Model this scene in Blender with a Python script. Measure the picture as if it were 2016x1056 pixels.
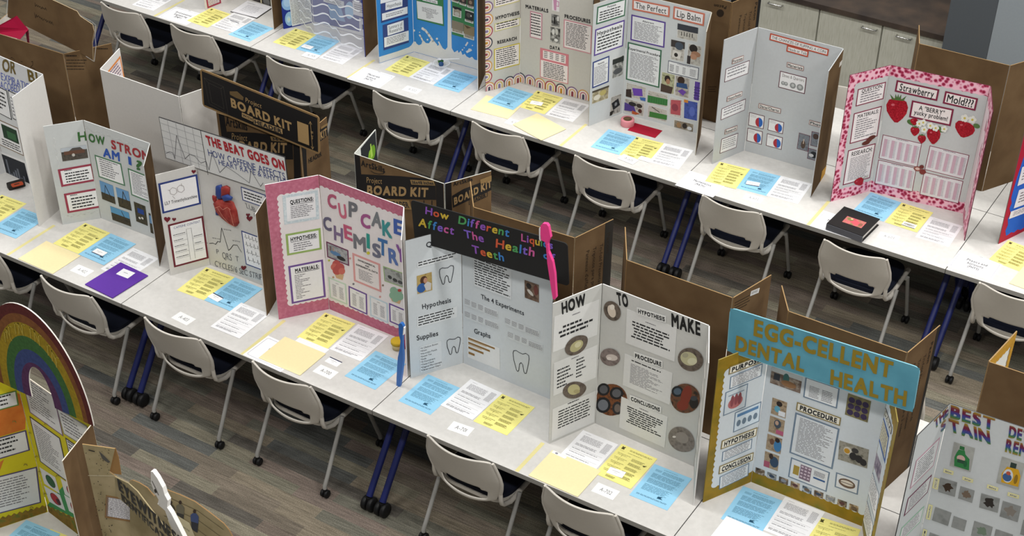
import bpy, math, random
from mathutils import Vector, Matrix

for o in list(bpy.data.objects):
    bpy.data.objects.remove(o, do_unlink=True)
SC = bpy.context.scene
COL = SC.collection

# ------------------------------------------------------------------ camera
CAM_R = Matrix(((0.847267, -0.330947, 0.415466), (0.531121, 0.517621, -0.670804), (0.006946, 0.789013, 0.614336)))
CAM_C = Vector((0.0, -5.1451, 6.1821))
FPX, PCX, PCY = 3090.12, 1008.0, 705.16          # focal length and principal point for a 2016 x 1056 frame
cd = bpy.data.cameras.new('camera')
cd.sensor_fit = 'HORIZONTAL'
cd.sensor_width = 36.0
cd.lens = FPX / 2016 * 36
cd.shift_y = (PCY - 528) / 2016
cd.clip_end = 100
cam = bpy.data.objects.new('camera', cd)
COL.objects.link(cam)
cam.matrix_world = Matrix.Translation(CAM_C) @ CAM_R.to_4x4()
SC.camera = cam

# ------------------------------------------------------------------ light
w = bpy.data.worlds.new('hall')
SC.world = w
w.use_nodes = True
w.node_tree.nodes['Background'].inputs[0].default_value = (0.96, 0.98, 1.0, 1)
w.node_tree.nodes['Background'].inputs[1].default_value = 0.17


def lamp(name, loc, sx, sy, power, color=(1, 0.98, 0.945), tilt=(0, 0, 0)):
    d = bpy.data.lights.new(name, 'AREA')
    d.shape = 'RECTANGLE'
    d.size, d.size_y, d.energy, d.color = sx, sy, power, color
    o = bpy.data.objects.new(name, d)
    o.location = loc
    o.rotation_euler = tilt
    COL.objects.link(o)


for lx, kx in ((-10.0, 0.8), (-5.0, 0.8), (0.0, 1.15), (4.5, 1.3)):   # rows of ceiling troffers across the hall
    for ly, pw in ((-4.8, 135), (-0.2, 128), (4.8, 178)):
        lamp('ceiling_troffer_light', (lx, ly, 8.2), 2.4, 0.6, pw * kx)
SC.view_settings.view_transform = 'Standard'
SC.view_settings.look = 'None'
SC.view_settings.gamma = 1
SC.view_settings.exposure = 0.42
SC.view_settings.use_curve_mapping = False

TZ = 0.737                                        # table top height
BH = 0.9144                                       # height of a full-size board (36 inches)


# ------------------------------------------------------------------ measuring
def ray(px, py):
    return CAM_R @ Vector(((px - PCX) / FPX, -(py - PCY) / FPX, -1.0))


ZO = [0.0, 0.0, 1.0]


def zs(x0=0, y0=0, s=1.0):                        # following pixel pairs are read in an enlarged crop of the photograph
    ZO[:] = [x0, y0, s]


def px(p):
    return ZO[0] + p[0] / ZO[2], ZO[1] + p[1] / ZO[2]


def on_z(p, z=TZ):
    d = ray(*px(p))
    return CAM_C + d * ((z - CAM_C.z) / d.z)


def on_y(p, y):
    d = ray(*px(p))
    return CAM_C + d * ((y - CAM_C.y) / d.y)


class Frame:
    """A flat surface: origin, right, up and outward axes."""
    L = H = None

    def __init__(self, o, u, v):
        self.o, self.u, self.v = Vector(o), Vector(u).normalized(), Vector(v).normalized()
        self.n = self.u.cross(self.v).normalized()

    def pt(self, s, t, h=0.0):
        if h > 0 and self.L:                       # work glued to a panel is trimmed at its edges
            s, t = min(max(s, 0.0015), self.L - 0.0015), min(max(t, 0.003), self.H - 0.001)
        return self.o + self.u * s + self.v * t + self.n * h

    def at(self, p):
        d = ray(*px(p))
        q = CAM_C + d * ((self.o - CAM_C).dot(self.n) / d.dot(self.n)) - self.o
        return q.dot(self.u), q.dot(self.v)


TABLE = Frame((0, 0, TZ), (1, 0, 0), (0, 1, 0))


def wall_frame(a, b, z=TZ):
    """Vertical surface from a to b (left to right as its reader sees it)."""
    a, b = Vector((a[0], a[1], z)), Vector((b[0], b[1], z))
    return Frame(a, b - a, (0, 0, 1))


# ------------------------------------------------------------------ materials
MATS = {}


def lin(h):
    h = h.lstrip('#')
    c = [int(h[i:i + 2], 16) / 255 for i in (0, 2, 4)]
    return tuple(x / 12.92 if x <= 0.04045 else ((x + 0.055) / 1.055) ** 2.4 for x in c) + (1,)


def nodes(name, rough=0.6, metal=0.0, spec=0.3):
    m = bpy.data.materials.new(name)
    m.use_nodes = True
    nt = m.node_tree
    b = nt.nodes['Principled BSDF']
    b.inputs['Roughness'].default_value = rough
    b.inputs['Metallic'].default_value = metal
    b.inputs['Specular IOR Level'].default_value = spec
    return m, nt, b


def mat(h, rough=0.65, metal=0.0, spec=0.25):
    """Plain paint, paper or ink of one colour with a faint procedural grain."""
    k = (h, rough, metal, spec)
    if k not in MATS:
        m, nt, b = nodes('paint_' + h.lstrip('#'), rough, metal, spec)
        tc = nt.nodes.new('ShaderNodeTexCoord')
        n = nt.nodes.new('ShaderNodeTexNoise')
        n.inputs['Scale'].default_value = 60
        r = nt.nodes.new('ShaderNodeValToRGB')
        c = lin(h)
        r.color_ramp.elements[0].color = tuple(x * 0.95 for x in c[:3]) + (1,)
        r.color_ramp.elements[1].color = tuple(min(1, x * 1.04) for x in c[:3]) + (1,)
        nt.links.new(tc.outputs['Object'], n.inputs['Vector'])
        nt.links.new(n.outputs[0], r.inputs[0])
        nt.links.new(r.outputs[0], b.inputs['Base Color'])
        MATS[k] = m
    return MATS[k]


def speckle(name, cols, scale, rough=0.8, stretch=(1, 1, 1), detail=4, hard=False, stops=None, kind='noise'):
    """Noise driven through a ramp of colours: printed pictures, cardboard, wrapping paper."""
    k = (name, tuple(cols), scale)
    if k not in MATS:
        m, nt, b = nodes(name, rough, 0, 0.15)
        tc = nt.nodes.new('ShaderNodeTexCoord')
        mp = nt.nodes.new('ShaderNodeMapping')
        mp.inputs['Scale'].default_value = stretch
        mp.inputs['Location'].default_value = (len(MATS) * 1.37 % 9, len(MATS) * 0.77 % 7, 0.3)
        n = nt.nodes.new('ShaderNodeTexVoronoi' if kind == 'cells' else 'ShaderNodeTexNoise')
        n.inputs['Scale'].default_value = scale
        if kind != 'cells':
            n.inputs['Detail'].default_value = detail
        r = nt.nodes.new('ShaderNodeValToRGB')
        if hard:
            r.color_ramp.interpolation = 'CONSTANT'
        els = r.color_ramp.elements
        ss = stops or [0.3 + 0.4 * i / max(1, len(cols) - 1) for i in range(len(cols))]
        while len(els) < len(cols):
            els.new(0.5)
        for e, c, s in zip(els, cols, ss):
            e.position = s
            e.color = lin(c)
        nt.links.new(tc.outputs['Object'], mp.inputs[0])
        nt.links.new(mp.outputs[0], n.inputs['Vector'])
        nt.links.new(n.outputs[0], r.inputs[0])
        nt.links.new(r.outputs[0], b.inputs['Base Color'])
        MATS[k] = m
    return MATS[k]


def pic(*cols, scale=38):
    return speckle('printed_picture', cols, scale, 0.5, detail=3, hard=False)


CARD = speckle('brown_cardboard', ('#5d4832', '#685239', '#705a40'), 6, 0.9)
WHITE = mat('#e4e2de', 0.6)
PAPER = mat('#f0eff0', 0.7)
INK = mat('#2a2a2c', 0.8)
GREYINK = mat('#77757a', 0.8)


def M(x):
    return mat(x) if isinstance(x, str) else x


# ------------------------------------------------------------------ mesh building
class MB:
    def __init__(self):
        self.v, self.f, self.mi, self.ms, self.smooth = [], [], [], [], []

    def slot(self, m):
        m = M(m)
        if m not in self.ms:
            self.ms.append(m)
        return self.ms.index(m)

    def poly(self, pts, m, smooth=False):
        i = len(self.v)
        self.v += [tuple(p) for p in pts]
        self.f.append(tuple(range(i, i + len(pts))))
        self.mi.append(self.slot(m))
        self.smooth.append(smooth)

    def mesh(self, vs, fs, m, smooth=False):
        i = len(self.v)
        self.v += [tuple(p) for p in vs]
        k = self.slot(m)
        for f in fs:
            self.f.append(tuple(j + i for j in f))
            self.mi.append(k)
            self.smooth.append(smooth)

    def box(self, lo, hi, m):
        x0, y0, z0 = lo
        x1, y1, z1 = hi
        vs = [(x0, y0, z0), (x1, y0, z0), (x1, y1, z0), (x0, y1, z0), (x0, y0, z1), (x1, y0, z1), (x1, y1, z1), (x0, y1, z1)]
        self.mesh(vs, [(0, 3, 2, 1), (4, 5, 6, 7), (0, 1, 5, 4), (1, 2, 6, 5), (2, 3, 7, 6), (3, 0, 4, 7)], m)

    def prism(self, top, vec, m, side=None, bottom=None):
        """Slab: outline `top`, pushed along vec to its other face."""
        vec = Vector(vec)
        top = [Vector(p) for p in top]
        bot = [p + vec for p in top]
        n = len(top)
        self.poly(top, m)
        self.poly(bot[::-1], bottom or m)
        for i in range(n):
            j = (i + 1) % n
            self.poly([top[j], top[i], bot[i], bot[j]], side or m)

    def tube(self, pts, r, m, seg=10, r2=None, caps=True):
        pts = [Vector(p) for p in pts]
        n = len(pts)
        rings = []
        for i, p in enumerate(pts):
            d = (pts[min(i + 1, n - 1)] - pts[max(i - 1, 0)]).normalized()
            a = d.orthogonal().normalized() if i == 0 else (a - d * a.dot(d)).normalized()
            b = d.cross(a)
            rr = r if r2 is None else r + (r2 - r) * i / max(1, n - 1)
            rings.append([p + (a * math.cos(t) + b * math.sin(t)) * rr for t in (2 * math.pi * k / seg for k in range(seg))])
        vs = [v for ring in rings for v in ring]
        fs = []
        for i in range(n - 1):
            for k in range(seg):
                l = (k + 1) % seg
                fs.append((i * seg + k, i * seg + l, (i + 1) * seg + l, (i + 1) * seg + k))
        self.mesh(vs, fs, m, True)
        if caps:
            self.poly(rings[0][::-1], m)
            self.poly(rings[-1], m)

    def lathe(self, c, prof, m, seg=24, axis='z'):
        """Revolve (radius, height) pairs round an axis through c."""
        c = Vector(c)
        vs, fs = [], []
        for r, h in prof:
            for k in range(seg):
                t = 2 * math.pi * k / seg
                q = Vector((r * math.cos(t), r * math.sin(t), h))
                vs.append(c + (q if axis == 'z' else Vector((h, q.x, q.y))))
        for i in range(len(prof) - 1):
            for k in range(seg):
                l = (k + 1) % seg
                fs.append((i * seg + k, i * seg + l, (i + 1) * seg + l, (i + 1) * seg + k))
        self.mesh(vs, fs, m, True)

    def build(self, name, parent=None, origin=None):
        org = Vector(origin) if origin is not None else (parent['_w'] and Vector(parent['_w']) if parent and '_w' in parent else Vector((0, 0, 0)))
        me = bpy.data.meshes.new(name)
        me.from_pydata([tuple(Vector(p) - org) for p in self.v], [], self.f)
        for m in self.ms:
            me.materials.append(m)
        me.polygons.foreach_set('material_index', self.mi)
        me.polygons.foreach_set('use_smooth', self.smooth)
        me.update()
        o = bpy.data.objects.new(name, me)
        COL.objects.link(o)
        if parent:
            o.parent = parent
            o['_w'] = tuple(org)
        else:
            o.location = org
            o['_w'] = tuple(org)
        return o


def tag(o, label, cat, group=None):
    o['label'], o['category'] = label, cat
    if group:
        o['group'] = group
    return o


def thing(name, label, cat, loc, group=None):
    o = bpy.data.objects.new(name, None)
    o.empty_display_size = 0.1
    o.location = loc
    o['_w'] = tuple(loc)
    COL.objects.link(o)
    return tag(o, label, cat, group)


def structure(o):
    o['kind'] = 'structure'
    return o


def copy_tree(o, parent=None):
    c = o.copy()
    COL.objects.link(c)
    if parent:
        c.parent = parent
    for ch in list(o.children):
        copy_tree(ch, c)
    return c


# ------------------------------------------------------------------ lettering
GLYPHS = {}
LAYER = 0.00005


def glyph(ch, bold):
    k = (ch, bold)
    if k not in GLYPHS:
        cu = bpy.data.curves.new('glyph', 'FONT')
        cu.body = ch
        cu.size = 1
        cu.resolution_u = 3
        o = bpy.data.objects.new('glyph', cu)
        COL.objects.link(o)
        bpy.context.view_layer.update()
        ev = o.evaluated_get(bpy.context.evaluated_depsgraph_get())
        me = ev.to_mesh()
        vs = [(v.co.x, v.co.y) for v in me.vertices]
        fs = [tuple(p.vertices) for p in me.polygons]
        ev.to_mesh_clear()
        vs = [(x, y, 0) for x, y in vs]
        if bold > 0:                      # heavier strokes: the outline repeated around itself, each layer a hair higher
            v0, f0 = vs, fs
            vs, fs = [], []
            for k2, (dx, dy) in enumerate(((0, 0), (0.75, 0.75), (-0.75, 0.75), (0.75, -0.75), (-0.75, -0.75))):
                fs += [tuple(i + len(vs) for i in f) for f in f0]
                vs += [(x + bold * dx, y + bold * dy, k2) for x, y, _ in v0]
        bpy.data.objects.remove(o, do_unlink=True)
        bpy.data.curves.remove(cu)
        GLYPHS[k] = (vs, fs)
    return GLYPHS[k]


def layout(s, bold):
    """Glyphs with their x offsets, total width and cap height, at size 1."""
    out, x = [], 0.0
    for ch in s:
        if ch == ' ':
            x += 0.30
            continue
        vs, fs = glyph(ch, bold)
        if not vs:
            continue
        x0, x1 = min(v[0] for v in vs), max(v[0] for v in vs)
        out.append((ch, [(v[0] - x0 + x, v[1], v[2]) for v in vs], fs, x, x + x1 - x0))
        x += x1 - x0 + 0.085
    hv = glyph('H', bold)[0]
    return out, max(x - 0.085, 0.05), max(v[1] for v in hv)


class Art:
    """Flat printed or glued work on a frame; coordinates go through `mp` to frame metres."""
    def __init__(self, frame, mp, lift=0.0):
        self.fr, self.mp, self.h, self.mb = frame, mp, lift, MB()
        self.step = 0.00007

    def up(self):
        self.h += self.step

    def P(self, p):
        return self.fr.pt(*self.mp(p), self.h)

    def poly(self, pts, m):
        self.up()
        self.mb.poly([self.P(p) for p in pts], m)

    def rect(self, s0, t0, s1, t1, m):
        self.poly([(s0, t1), (s1, t1), (s1, t0), (s0, t0)], m)

    def ell(self, c, rs, rt, m, rot=0, n=18, a0=0, a1=360):
        pts = []
        for k in range(n if a1 - a0 >= 360 else n + 1):
            t = math.radians(a0 + (a1 - a0) * k / n)
            x, y = rs * math.cos(t), rt * math.sin(t)
            r = math.radians(rot)
            pts.append((c[0] + x * math.cos(r) - y * math.sin(r), c[1] + x * math.sin(r) + y * math.cos(r)))
        self.poly(pts, m)

    def stroke(self, pts, wd, m, closed=False):
        self.up()
        q = [Vector(self.mp(p)) for p in pts]
        if closed:
            q.append(q[0])
        for a, b in zip(q, q[1:]):
            d = b - a
            if d.length < 1e-6:
                continue
            d.normalize()
            e = Vector((-d.y, d.x)) * wd / 2
            a2, b2 = a - d * wd * 0.3, b + d * wd * 0.3
            self.mb.poly([self.fr.pt(*(a2 - e), self.h), self.fr.pt(*(b2 - e), self.h), self.fr.pt(*(b2 + e), self.h), self.fr.pt(*(a2 + e), self.h)], m)

    def text(self, s, bl, br, tl, m, bold=0.0):
        self.up()
        out, wd, cap = layout(s, bold)
        bl, br, tl = (Vector(self.mp(p)) for p in (bl, br, tl))
        cs = m if isinstance(m, (list, tuple)) else [m]
        for i, (ch, vs, fs, a, b) in enumerate(out):
            pts = [self.fr.pt(*(bl + (br - bl) * (x / wd) + (tl - bl) * (y / cap)), self.h + LAYER * k) for x, y, k in vs]
            self.mb.mesh(pts, fs, cs[i % len(cs)])

    def tbox(self, s, s0, t0, s1, t1, m, bold=0.0):
        self.text(s, (s0, t1), (s1, t1), (s0, t0), m, bold)

    def lines(self, s0, t0, s1, t1, n, m, ragged=0.15, seed=1, fill=0.42, center=False):
        """Small print too fine to read: words as short bars."""
        self.up()
        rnd = random.Random(seed * 77 + n)
        dt = (t1 - t0) / n
        for i in range(n):
            a, b = t0 + dt * i, t0 + dt * (i + fill)
            e = s1 - (s1 - s0) * ragged * rnd.random()
            s = s0
            if center:
                s += (s1 - e) / 2
                e -= (s1 - e) / 2
            while s < e - 0.01 * (s1 - s0):
                L = (s1 - s0) * rnd.uniform(0.06, 0.2)
                q = min(s + L, e)
                self.mb.poly([self.P(p) for p in ((s, b), (q, b), (q, a), (s, a))], m)
                s = q + (s1 - s0) * 0.022

    def item(self, it):
        k, a = it[0], it[1:]
        if k == 'r':
            self.rect(*a)
        elif k == 't':
            self.tbox(*a)
        elif k == 'l':
            self.lines(*a)
        elif k == 'e':
            self.ell((a[0], a[1]), a[2], a[3], a[4], *(a[5:]))
        elif k == 'p':
            self.poly(a[0], a[1])
        elif k == 'k':
            self.stroke(*a)


def fit_rect(pts, w=None, h=None):
    """Best rectangle through some of its corners {0:TL,1:TR,2:BR,3:BL} given in frame metres."""
    P = {k: Vector(p) for k, p in pts.items()}
    if w is None:
        e = [(P[b] - P[a]).length for a, b in ((0, 1), (3, 2)) if a in P and b in P]
        w = sum(e) / len(e)
    if h is None:
        e = [(P[b] - P[a]).length for a, b in ((0, 3), (1, 2)) if a in P and b in P]
        h = sum(e) / len(e)
    loc = {0: Vector((-w / 2, h / 2)), 1: Vector((w / 2, h / 2)), 2: Vector((w / 2, -h / 2)), 3: Vector((-w / 2, -h / 2))}
    cp = sum((P[k] for k in P), Vector((0, 0))) / len(P)
    cl = sum((loc[k] for k in P), Vector((0, 0))) / len(P)
    sn = cs = 0
    for k in P:
        a, b = loc[k] - cl, P[k] - cp
        cs += a.dot(b)
        sn += a.x * b.y - a.y * b.x
    th = math.atan2(sn, cs)
    ux, uy = Vector((math.cos(th), math.sin(th))), Vector((-math.sin(th), math.cos(th)))
    c = cp - ux * cl.x - uy * cl.y
    return c, ux, uy, w, h


class Sheet(Art):
    """A rectangular piece of paper or card lying on a frame."""
    def __init__(self, frame, corners, base='#f0eff0', border=None, bw=0.008, size=(None, None), lift=0.0, thick=0.0006, items=(), round_=0.0):
        if not isinstance(corners, dict):
            corners = dict(enumerate(corners))
        pts = {k: frame.at(p) for k, p in corners.items()}
        c, ux, uy, w, h = fit_rect(pts, *size)
        self.c, self.ux, self.uy, self.w, self.hh = c, ux, uy, w, h
        super().__init__(frame, lambda p: tuple(c + ux * ((p[0] - 0.5) * w) + uy * ((0.5 - p[1]) * h)), lift + thick)
        if round_:
            rs, rt = round_ / w, round_ / h
            out = []
            for cx, cy, a in ((1 - rs, 1 - rt, 0), (rs, 1 - rt, 90), (rs, rt, 180), (1 - rs, rt, 270)):
                for k in range(5):
                    t = math.radians(a + 22.5 * k)
                    out.append((cx + rs * math.cos(t), cy + rt * math.sin(t)))
            out = out[::-1]
        else:
            out = [(0, 1), (1, 1), (1, 0), (0, 0)]
        self.mb.prism([self.P(p) for p in out], frame.n * -thick, border or base)
        if border:
            a, b = bw / w, bw / h
            self.rect(a, b, 1 - a, 1 - b, base)
        for it in items:
            self.item(it)


def origin_of(parent, mb):
    return None


def put(parent, art, name, label=None):
    o = art.mb.build(name, parent)
    if label:
        o['label'] = label
    return o


def letters(parent, frame, s, bl, br, tl, cols, bold=0.03, lift=0.0015, name='letter'):
    """Cut-out letters glued one by one: each a part."""
    out, wd, cap = layout(s, bold)
    b0, b1, t0 = (Vector(frame.at(p)) for p in (bl, br, tl))
    for i, (ch, vs, fs, a, b) in enumerate(out):
        mb = MB()
        mb.mesh([frame.pt(*(b0 + (b1 - b0) * (x / wd) + (t0 - b0) * (y / cap)), lift + LAYER * k) for x, y, k in vs], fs, cols[i % len(cols)])
        mb.build(name, parent)


def letter_at(parent, frame, ch, quad, m, bold=0.03, lift=0.0015, name='letter'):
    """One cut-out letter fitted into its measured corners (TL, TR, BR, BL)."""
    vs, fs = glyph(ch, bold)
    xs, ys = [v[0] for v in vs], [v[1] for v in vs]
    x0, x1, y0, y1 = min(xs), max(xs), min(ys), max(ys)
    q = [Vector(frame.at(p)) for p in quad]
    mb = MB()
    pts = []
    for x, y, k in vs:
        a, b = (x - x0) / max(1e-6, x1 - x0), (y - y0) / (y1 - y0)
        lo, hi = q[3].lerp(q[2], a), q[0].lerp(q[1], a)
        pts.append(frame.pt(*lo.lerp(hi, b), lift + LAYER * k))
    mb.mesh(pts, fs, m)
    return mb.build(name, parent)


# ------------------------------------------------------------------ folding boards
FEET = []                                         # floor lines of the boards, so that papers stay clear of them


def board(name, label, cat, P, h=BH, front='#e4e2de', back=None, edge=None, thick=0.005, z=TZ, fronts=None, group=None):
    """Folding board standing on a table. P lists the foot of each edge from left to right as its reader sees it."""
    back = back or CARD
    c = sum((Vector((p[0], p[1], z)) for p in P), Vector((0, 0, 0))) / len(P)
    t = thing(name, label, cat, c, group)
    fr = []
    for i, (a, b) in enumerate(zip(P, P[1:])):
        f = wall_frame(a, b, z)
        L = (Vector(a) - Vector(b)).length
        m = MB()
        g = 0.0015
        top = [f.pt(g, 0), f.pt(L - g, 0), f.pt(L - g, h), f.pt(g, h)]
        fm = fronts[i] if fronts else front
        m.prism(top, f.n * -thick, fm, edge or fm, back)
        m.build('panel', t)
        f.L, f.H = L, h
        FEET.append((Vector((a[0], a[1])), Vector((b[0], b[1]))))
        bk = Frame(f.pt(L, 0, -thick), -f.u, f.v)
        bk.L, bk.H = L, h
        f.back = bk
        fr.append(f)
    return t, fr


def frame_art(frame, lift=0.0006):
    return Art(frame, frame.at, lift)


def uv_art(frame, lift=0.0006):
    return Art(frame, lambda p: p, lift)

# ------------------------------------------------------------------ the room
def carpet_material():
    m, nt, b = nodes('carpet_planks', 0.95, 0, 0.05)
    L = nt.links.new
    tc = nt.nodes.new('ShaderNodeTexCoord')
    br = nt.nodes.new('ShaderNodeTexBrick')
    br.offset = 0.37
    br.inputs['Color1'].default_value = (0, 0, 0, 1)
    br.inputs['Color2'].default_value = (1, 1, 1, 1)
    br.inputs['Mortar'].default_value = (0.5, 0.5, 0.5, 1)
    br.inputs['Mortar Size'].default_value = 0.0
    br.inputs['Brick Width'].default_value = 0.62
    br.inputs['Row Height'].default_value = 0.083
    br.inputs['Scale'].default_value = 1.0
    ramp = nt.nodes.new('ShaderNodeValToRGB')
    cols = ['#5a5650', '#6d655a', '#776e62', '#69675d', '#7d7465', '#6d635a', '#7c7768', '#5a5b58', '#736860', '#6f6c5f']
    els = ramp.color_ramp.elements
    ramp.color_ramp.interpolation = 'CONSTANT'
    while len(els) < len(cols):
        els.new(0.5)
    for i, (e, c) in enumerate(zip(els, cols)):
        e.position = i / len(cols)
        e.color = lin(c)
    mp = nt.nodes.new('ShaderNodeMapping')
    mp.inputs['Scale'].default_value = (3.5, 60, 1)
    n1 = nt.nodes.new('ShaderNodeTexNoise')
    n1.inputs['Scale'].default_value = 1.6
    n1.inputs['Detail'].default_value = 5
    n2 = nt.nodes.new('ShaderNodeTexNoise')
    n2.inputs['Scale'].default_value = 150
    n2.inputs['Detail'].default_value = 3
    mx = nt.nodes.new('ShaderNodeMix')
    mx.data_type = 'RGBA'
    mx.blend_type = 'OVERLAY'
    mx.inputs[0].default_value = 0.75
    mx2 = nt.nodes.new('ShaderNodeMix')
    mx2.data_type = 'RGBA'
    mx2.blend_type = 'OVERLAY'
    mx2.inputs[0].default_value = 0.7
    L(tc.outputs['Object'], br.inputs[0])
    L(tc.outputs['Object'], mp.inputs[0])
    L(mp.outputs[0], n1.inputs['Vector'])
    L(tc.outputs['Object'], n2.inputs['Vector'])
    L(br.outputs[0], ramp.inputs[0])
    L(ramp.outputs[0], mx.inputs[6])
    L(n1.outputs[0], mx.inputs[7])
    L(mx.outputs[2], mx2.inputs[6])
    L(n2.outputs[0], mx2.inputs[7])
    L(mx2.outputs[2], b.inputs['Base Color'])
    bump = nt.nodes.new('ShaderNodeBump')
    bump.inputs['Strength'].default_value = 0.3
    L(n2.outputs[0], bump.inputs['Height'])
    L(bump.outputs[0], b.inputs['Normal'])
    return m


fl = MB()
fl.box((-16, -8, -0.05), (8, 12, 0), carpet_material())
structure(fl.build('floor'))
wb = MB()
wb.box((-16, 6.25, 0), (-2.42, 6.4, 4.5), '#9a9c9c')
structure(wb.build('wall_back'))
cb = MB()
cb.box((-2.83, 5.3, 0), (-2.50, 6.25, 4.5), '#51565b')
structure(cb.build('wall_column'))
rb = MB()
rb.box((-2.498, 5.3, 0), (0.5, 5.45, 4.5), '#8f979d')
structure(rb.build('wall_right'))

# kitchen run along the back wall
GREYLAM = speckle('pale_laminate', ('#bcbcae', '#c6c6b9', '#cdcdc2'), 7, 0.5, stretch=(14, 1, 1.5))
STEEL = mat('#c9c9c7', 0.25, 1.0, 0.5)
for i, (x0, x1, hx, lab) in enumerate((
        (-4.40, -3.885, 0.10, 'pale grey base cabinet with its bar pull near the left, nearest the tall brown board'),
        (-3.880, -3.375, 0.355, 'pale grey base cabinet in the middle with its bar pull near the right edge'),
        (-3.370, -2.865, 0.12, 'pale grey base cabinet ending at the dark column, pull near the left edge'))):
    t = thing('base_cabinet', lab, 'cabinet', (x0, 5.56, 0), 'cabinets along the back wall')
    m = MB()
    m.box((x0, 5.58, 0.1), (x1, 6.2, 0.93), GREYLAM)
    m.box((x0, 5.64, 0.0), (x1, 6.2, 0.1), '#2b2b2c')
    m.build('body', t)
    m = MB()
    m.box((x0 + 0.004, 5.56, 0.11), (x1 - 0.004, 5.579, 0.925), GREYLAM)
    d = m.build('door', t)
    m = MB()
    a = x0 + hx
    m.tube([(a, 5.56, 0.875), (a, 5.53, 0.875), (a + 0.115, 5.53, 0.875), (a + 0.115, 5.56, 0.875)], 0.006, STEEL, 8)
    m.build('handle', d)
m = MB()
m.box((-4.46, 5.57, 0.0), (-4.405, 6.2, 0.93), GREYLAM)
tag(m.build('filler_panel'), 'narrow pale filler panel left of the first cabinet door', 'panel')
m = MB()
m.box((-4.64, 5.6, 0.0), (-4.465, 6.2, 0.93), '#18191b')
tag(m.build('black_panel'), 'black panel beside the pale cabinets', 'appliance')  # plain black box filling the dark strip left of the filler panel
m = MB()
m.box((-4.66, 5.53, 0.932), (-2.84, 6.24, 0.972), speckle('dark_worktop', ('#3a3432', '#4a413b', '#5a4c42'), 5, 0.3))
tag(m.build('worktop'), 'dark brown worktop running over the pale cabinets', 'worktop')
m = MB()
m.box((-2.862, 5.57, 0.0), (-2.835, 6.2, 0.93), '#303238')
tag(m.build('end_panel'), 'dark end panel of the cabinet run by the column', 'panel')

# ------------------------------------------------------------------ tables
TOPM = speckle('pale_laminate_top', ('#c9c7c3', '#cdcbc7', '#d1cfcb'), 40, 0.42)
EDGEM = mat('#8d8b86', 0.6)
BLUE = mat('#161f56', 0.4, 0.0, 0.4)
BLACK = mat('#141415', 0.5)
TAPE = mat('#dad094', 0.5)


def caster(mb, x, y, r=0.045):
    for dx in (-0.02, 0.02):
        mb.lathe((x + dx - 0.014, y, r), [(0, 0), (r * 0.9, 0), (r, 0.006), (r, 0.022), (r * 0.9, 0.028), (0, 0.028)], BLACK, 16, 'x')
    mb.tube([(x, y, r), (x, y, r * 2.1)], 0.018, BLACK, 8)


def table(x0, x1, y0, label, group, tapes=(), near=-0.02, far=0.705):
    t = thing('table', label, 'table', ((x0 + x1) / 2, y0 + 0.381, 0), group)
    g = 0.0025
    m = MB()
    lo, hi = Vector((x0 + g, y0, TZ - 0.030)), Vector((x1 - g, y0 + 0.762, TZ))
    a = [(lo.x, lo.y, TZ), (hi.x, lo.y, TZ), (hi.x, hi.y, TZ), (lo.x, hi.y, TZ)]
    m.prism(a, (0, 0, -0.030), TOPM, EDGEM, EDGEM)
    m.build('tabletop', t)
    m = MB()
    m.box((x0 + 0.12, y0 + 0.33, TZ - 0.09), (x1 - 0.12, y0 + 0.43, TZ - 0.031), '#2a2c33')
    m.build('beam', t)
    for x in (x0 + 0.046, x1 - 0.046):
        m = MB()
        c = y0 + 0.381
        m.tube([(x, c, TZ - 0.031), (x, c, 0.60)], 0.032, BLUE, 10)
        m.tube([(x, c, 0.66), (x, c - 0.06, 0.56), (x, y0 + near + 0.005, 0.095)], 0.02, BLUE, 10)
        m.tube([(x, c, 0.66), (x, c + 0.06, 0.56), (x, y0 + far - 0.005, 0.095)], 0.02, BLUE, 10)
        lg = m.build('leg', t)
        for y in (y0 + near, y0 + far):
            m = MB()
            caster(m, x, y)
            m.build('caster', lg)
    for tx, ln in tapes:
        m = MB()
        m.box((tx - 0.011, y0 + 0.004, TZ), (tx + 0.011, y0 + ln, TZ + 0.0003), TAPE)
        m.build('tape', t)
    return t


GA, GB, GC = 'white tables in the front double row', 'white tables in the rear double row', 'white tables in the nearest row'
xa = [-7.724, -5.898, -4.074, -2.248, -0.42]
la = ['white table carrying the purple folder, at the left of the front row', 'white table under the pink cupcake board and the heart board',
      'white table under the black-headed teeth board', 'white table under the blue-headed dental board at the lower right']
ta = [[(-6.84, 0.40)], [(-4.986, 0.39)], [(-3.156, 0.27)], []]
for i in range(4):
    table(xa[i], xa[i + 1], 0.0, la[i], GA, ta[i])
lr = ['white table behind the one with the purple folder, under plain board backs', 'white table behind the pink cupcake board, under black printed board backs',
      'white table behind the teeth board, under plain brown board backs', 'white table behind the blue-headed dental board']
for i in range(4):
    table(xa[i], xa[i + 1], 0.767, lr[i], GA, (), 0.057, 0.782)
xb = [-9.206, -7.380, -5.561, -3.756, -1.919, -0.09]
lb = ['white table at the top left carrying the engineering placard', 'white table carrying the clear bowl and the blue splash board',
      'white table carrying the red card and the pink tape roll', 'white table carrying the black binder and the mathematics placard',
      'white table at the right edge with the physics placard']
tb = [[(-8.347, 0.35)], [(-6.47, 0.34)], [(-4.658, 0.36)], [(-2.829, 0.34)], []]
for i in range(5):
    table(xb[i], xb[i + 1], 2.975, lb[i], GB, tb[i])
lq = ['white table behind the one with the engineering placard', 'white table behind the blue splash board',
      'white table under the tall brown board behind the lip balm board', 'white table behind the strawberry board, under a curved brown board',
      'white table behind the red and blue board']
for i in range(5):
    table(xb[i], xb[i + 1], 3.742, lq[i], GB, (), 0.057, 0.782)
table(-6.55, -4.724, -2.205, 'white table under the rainbow-arch board at the lower left', GC)
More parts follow.
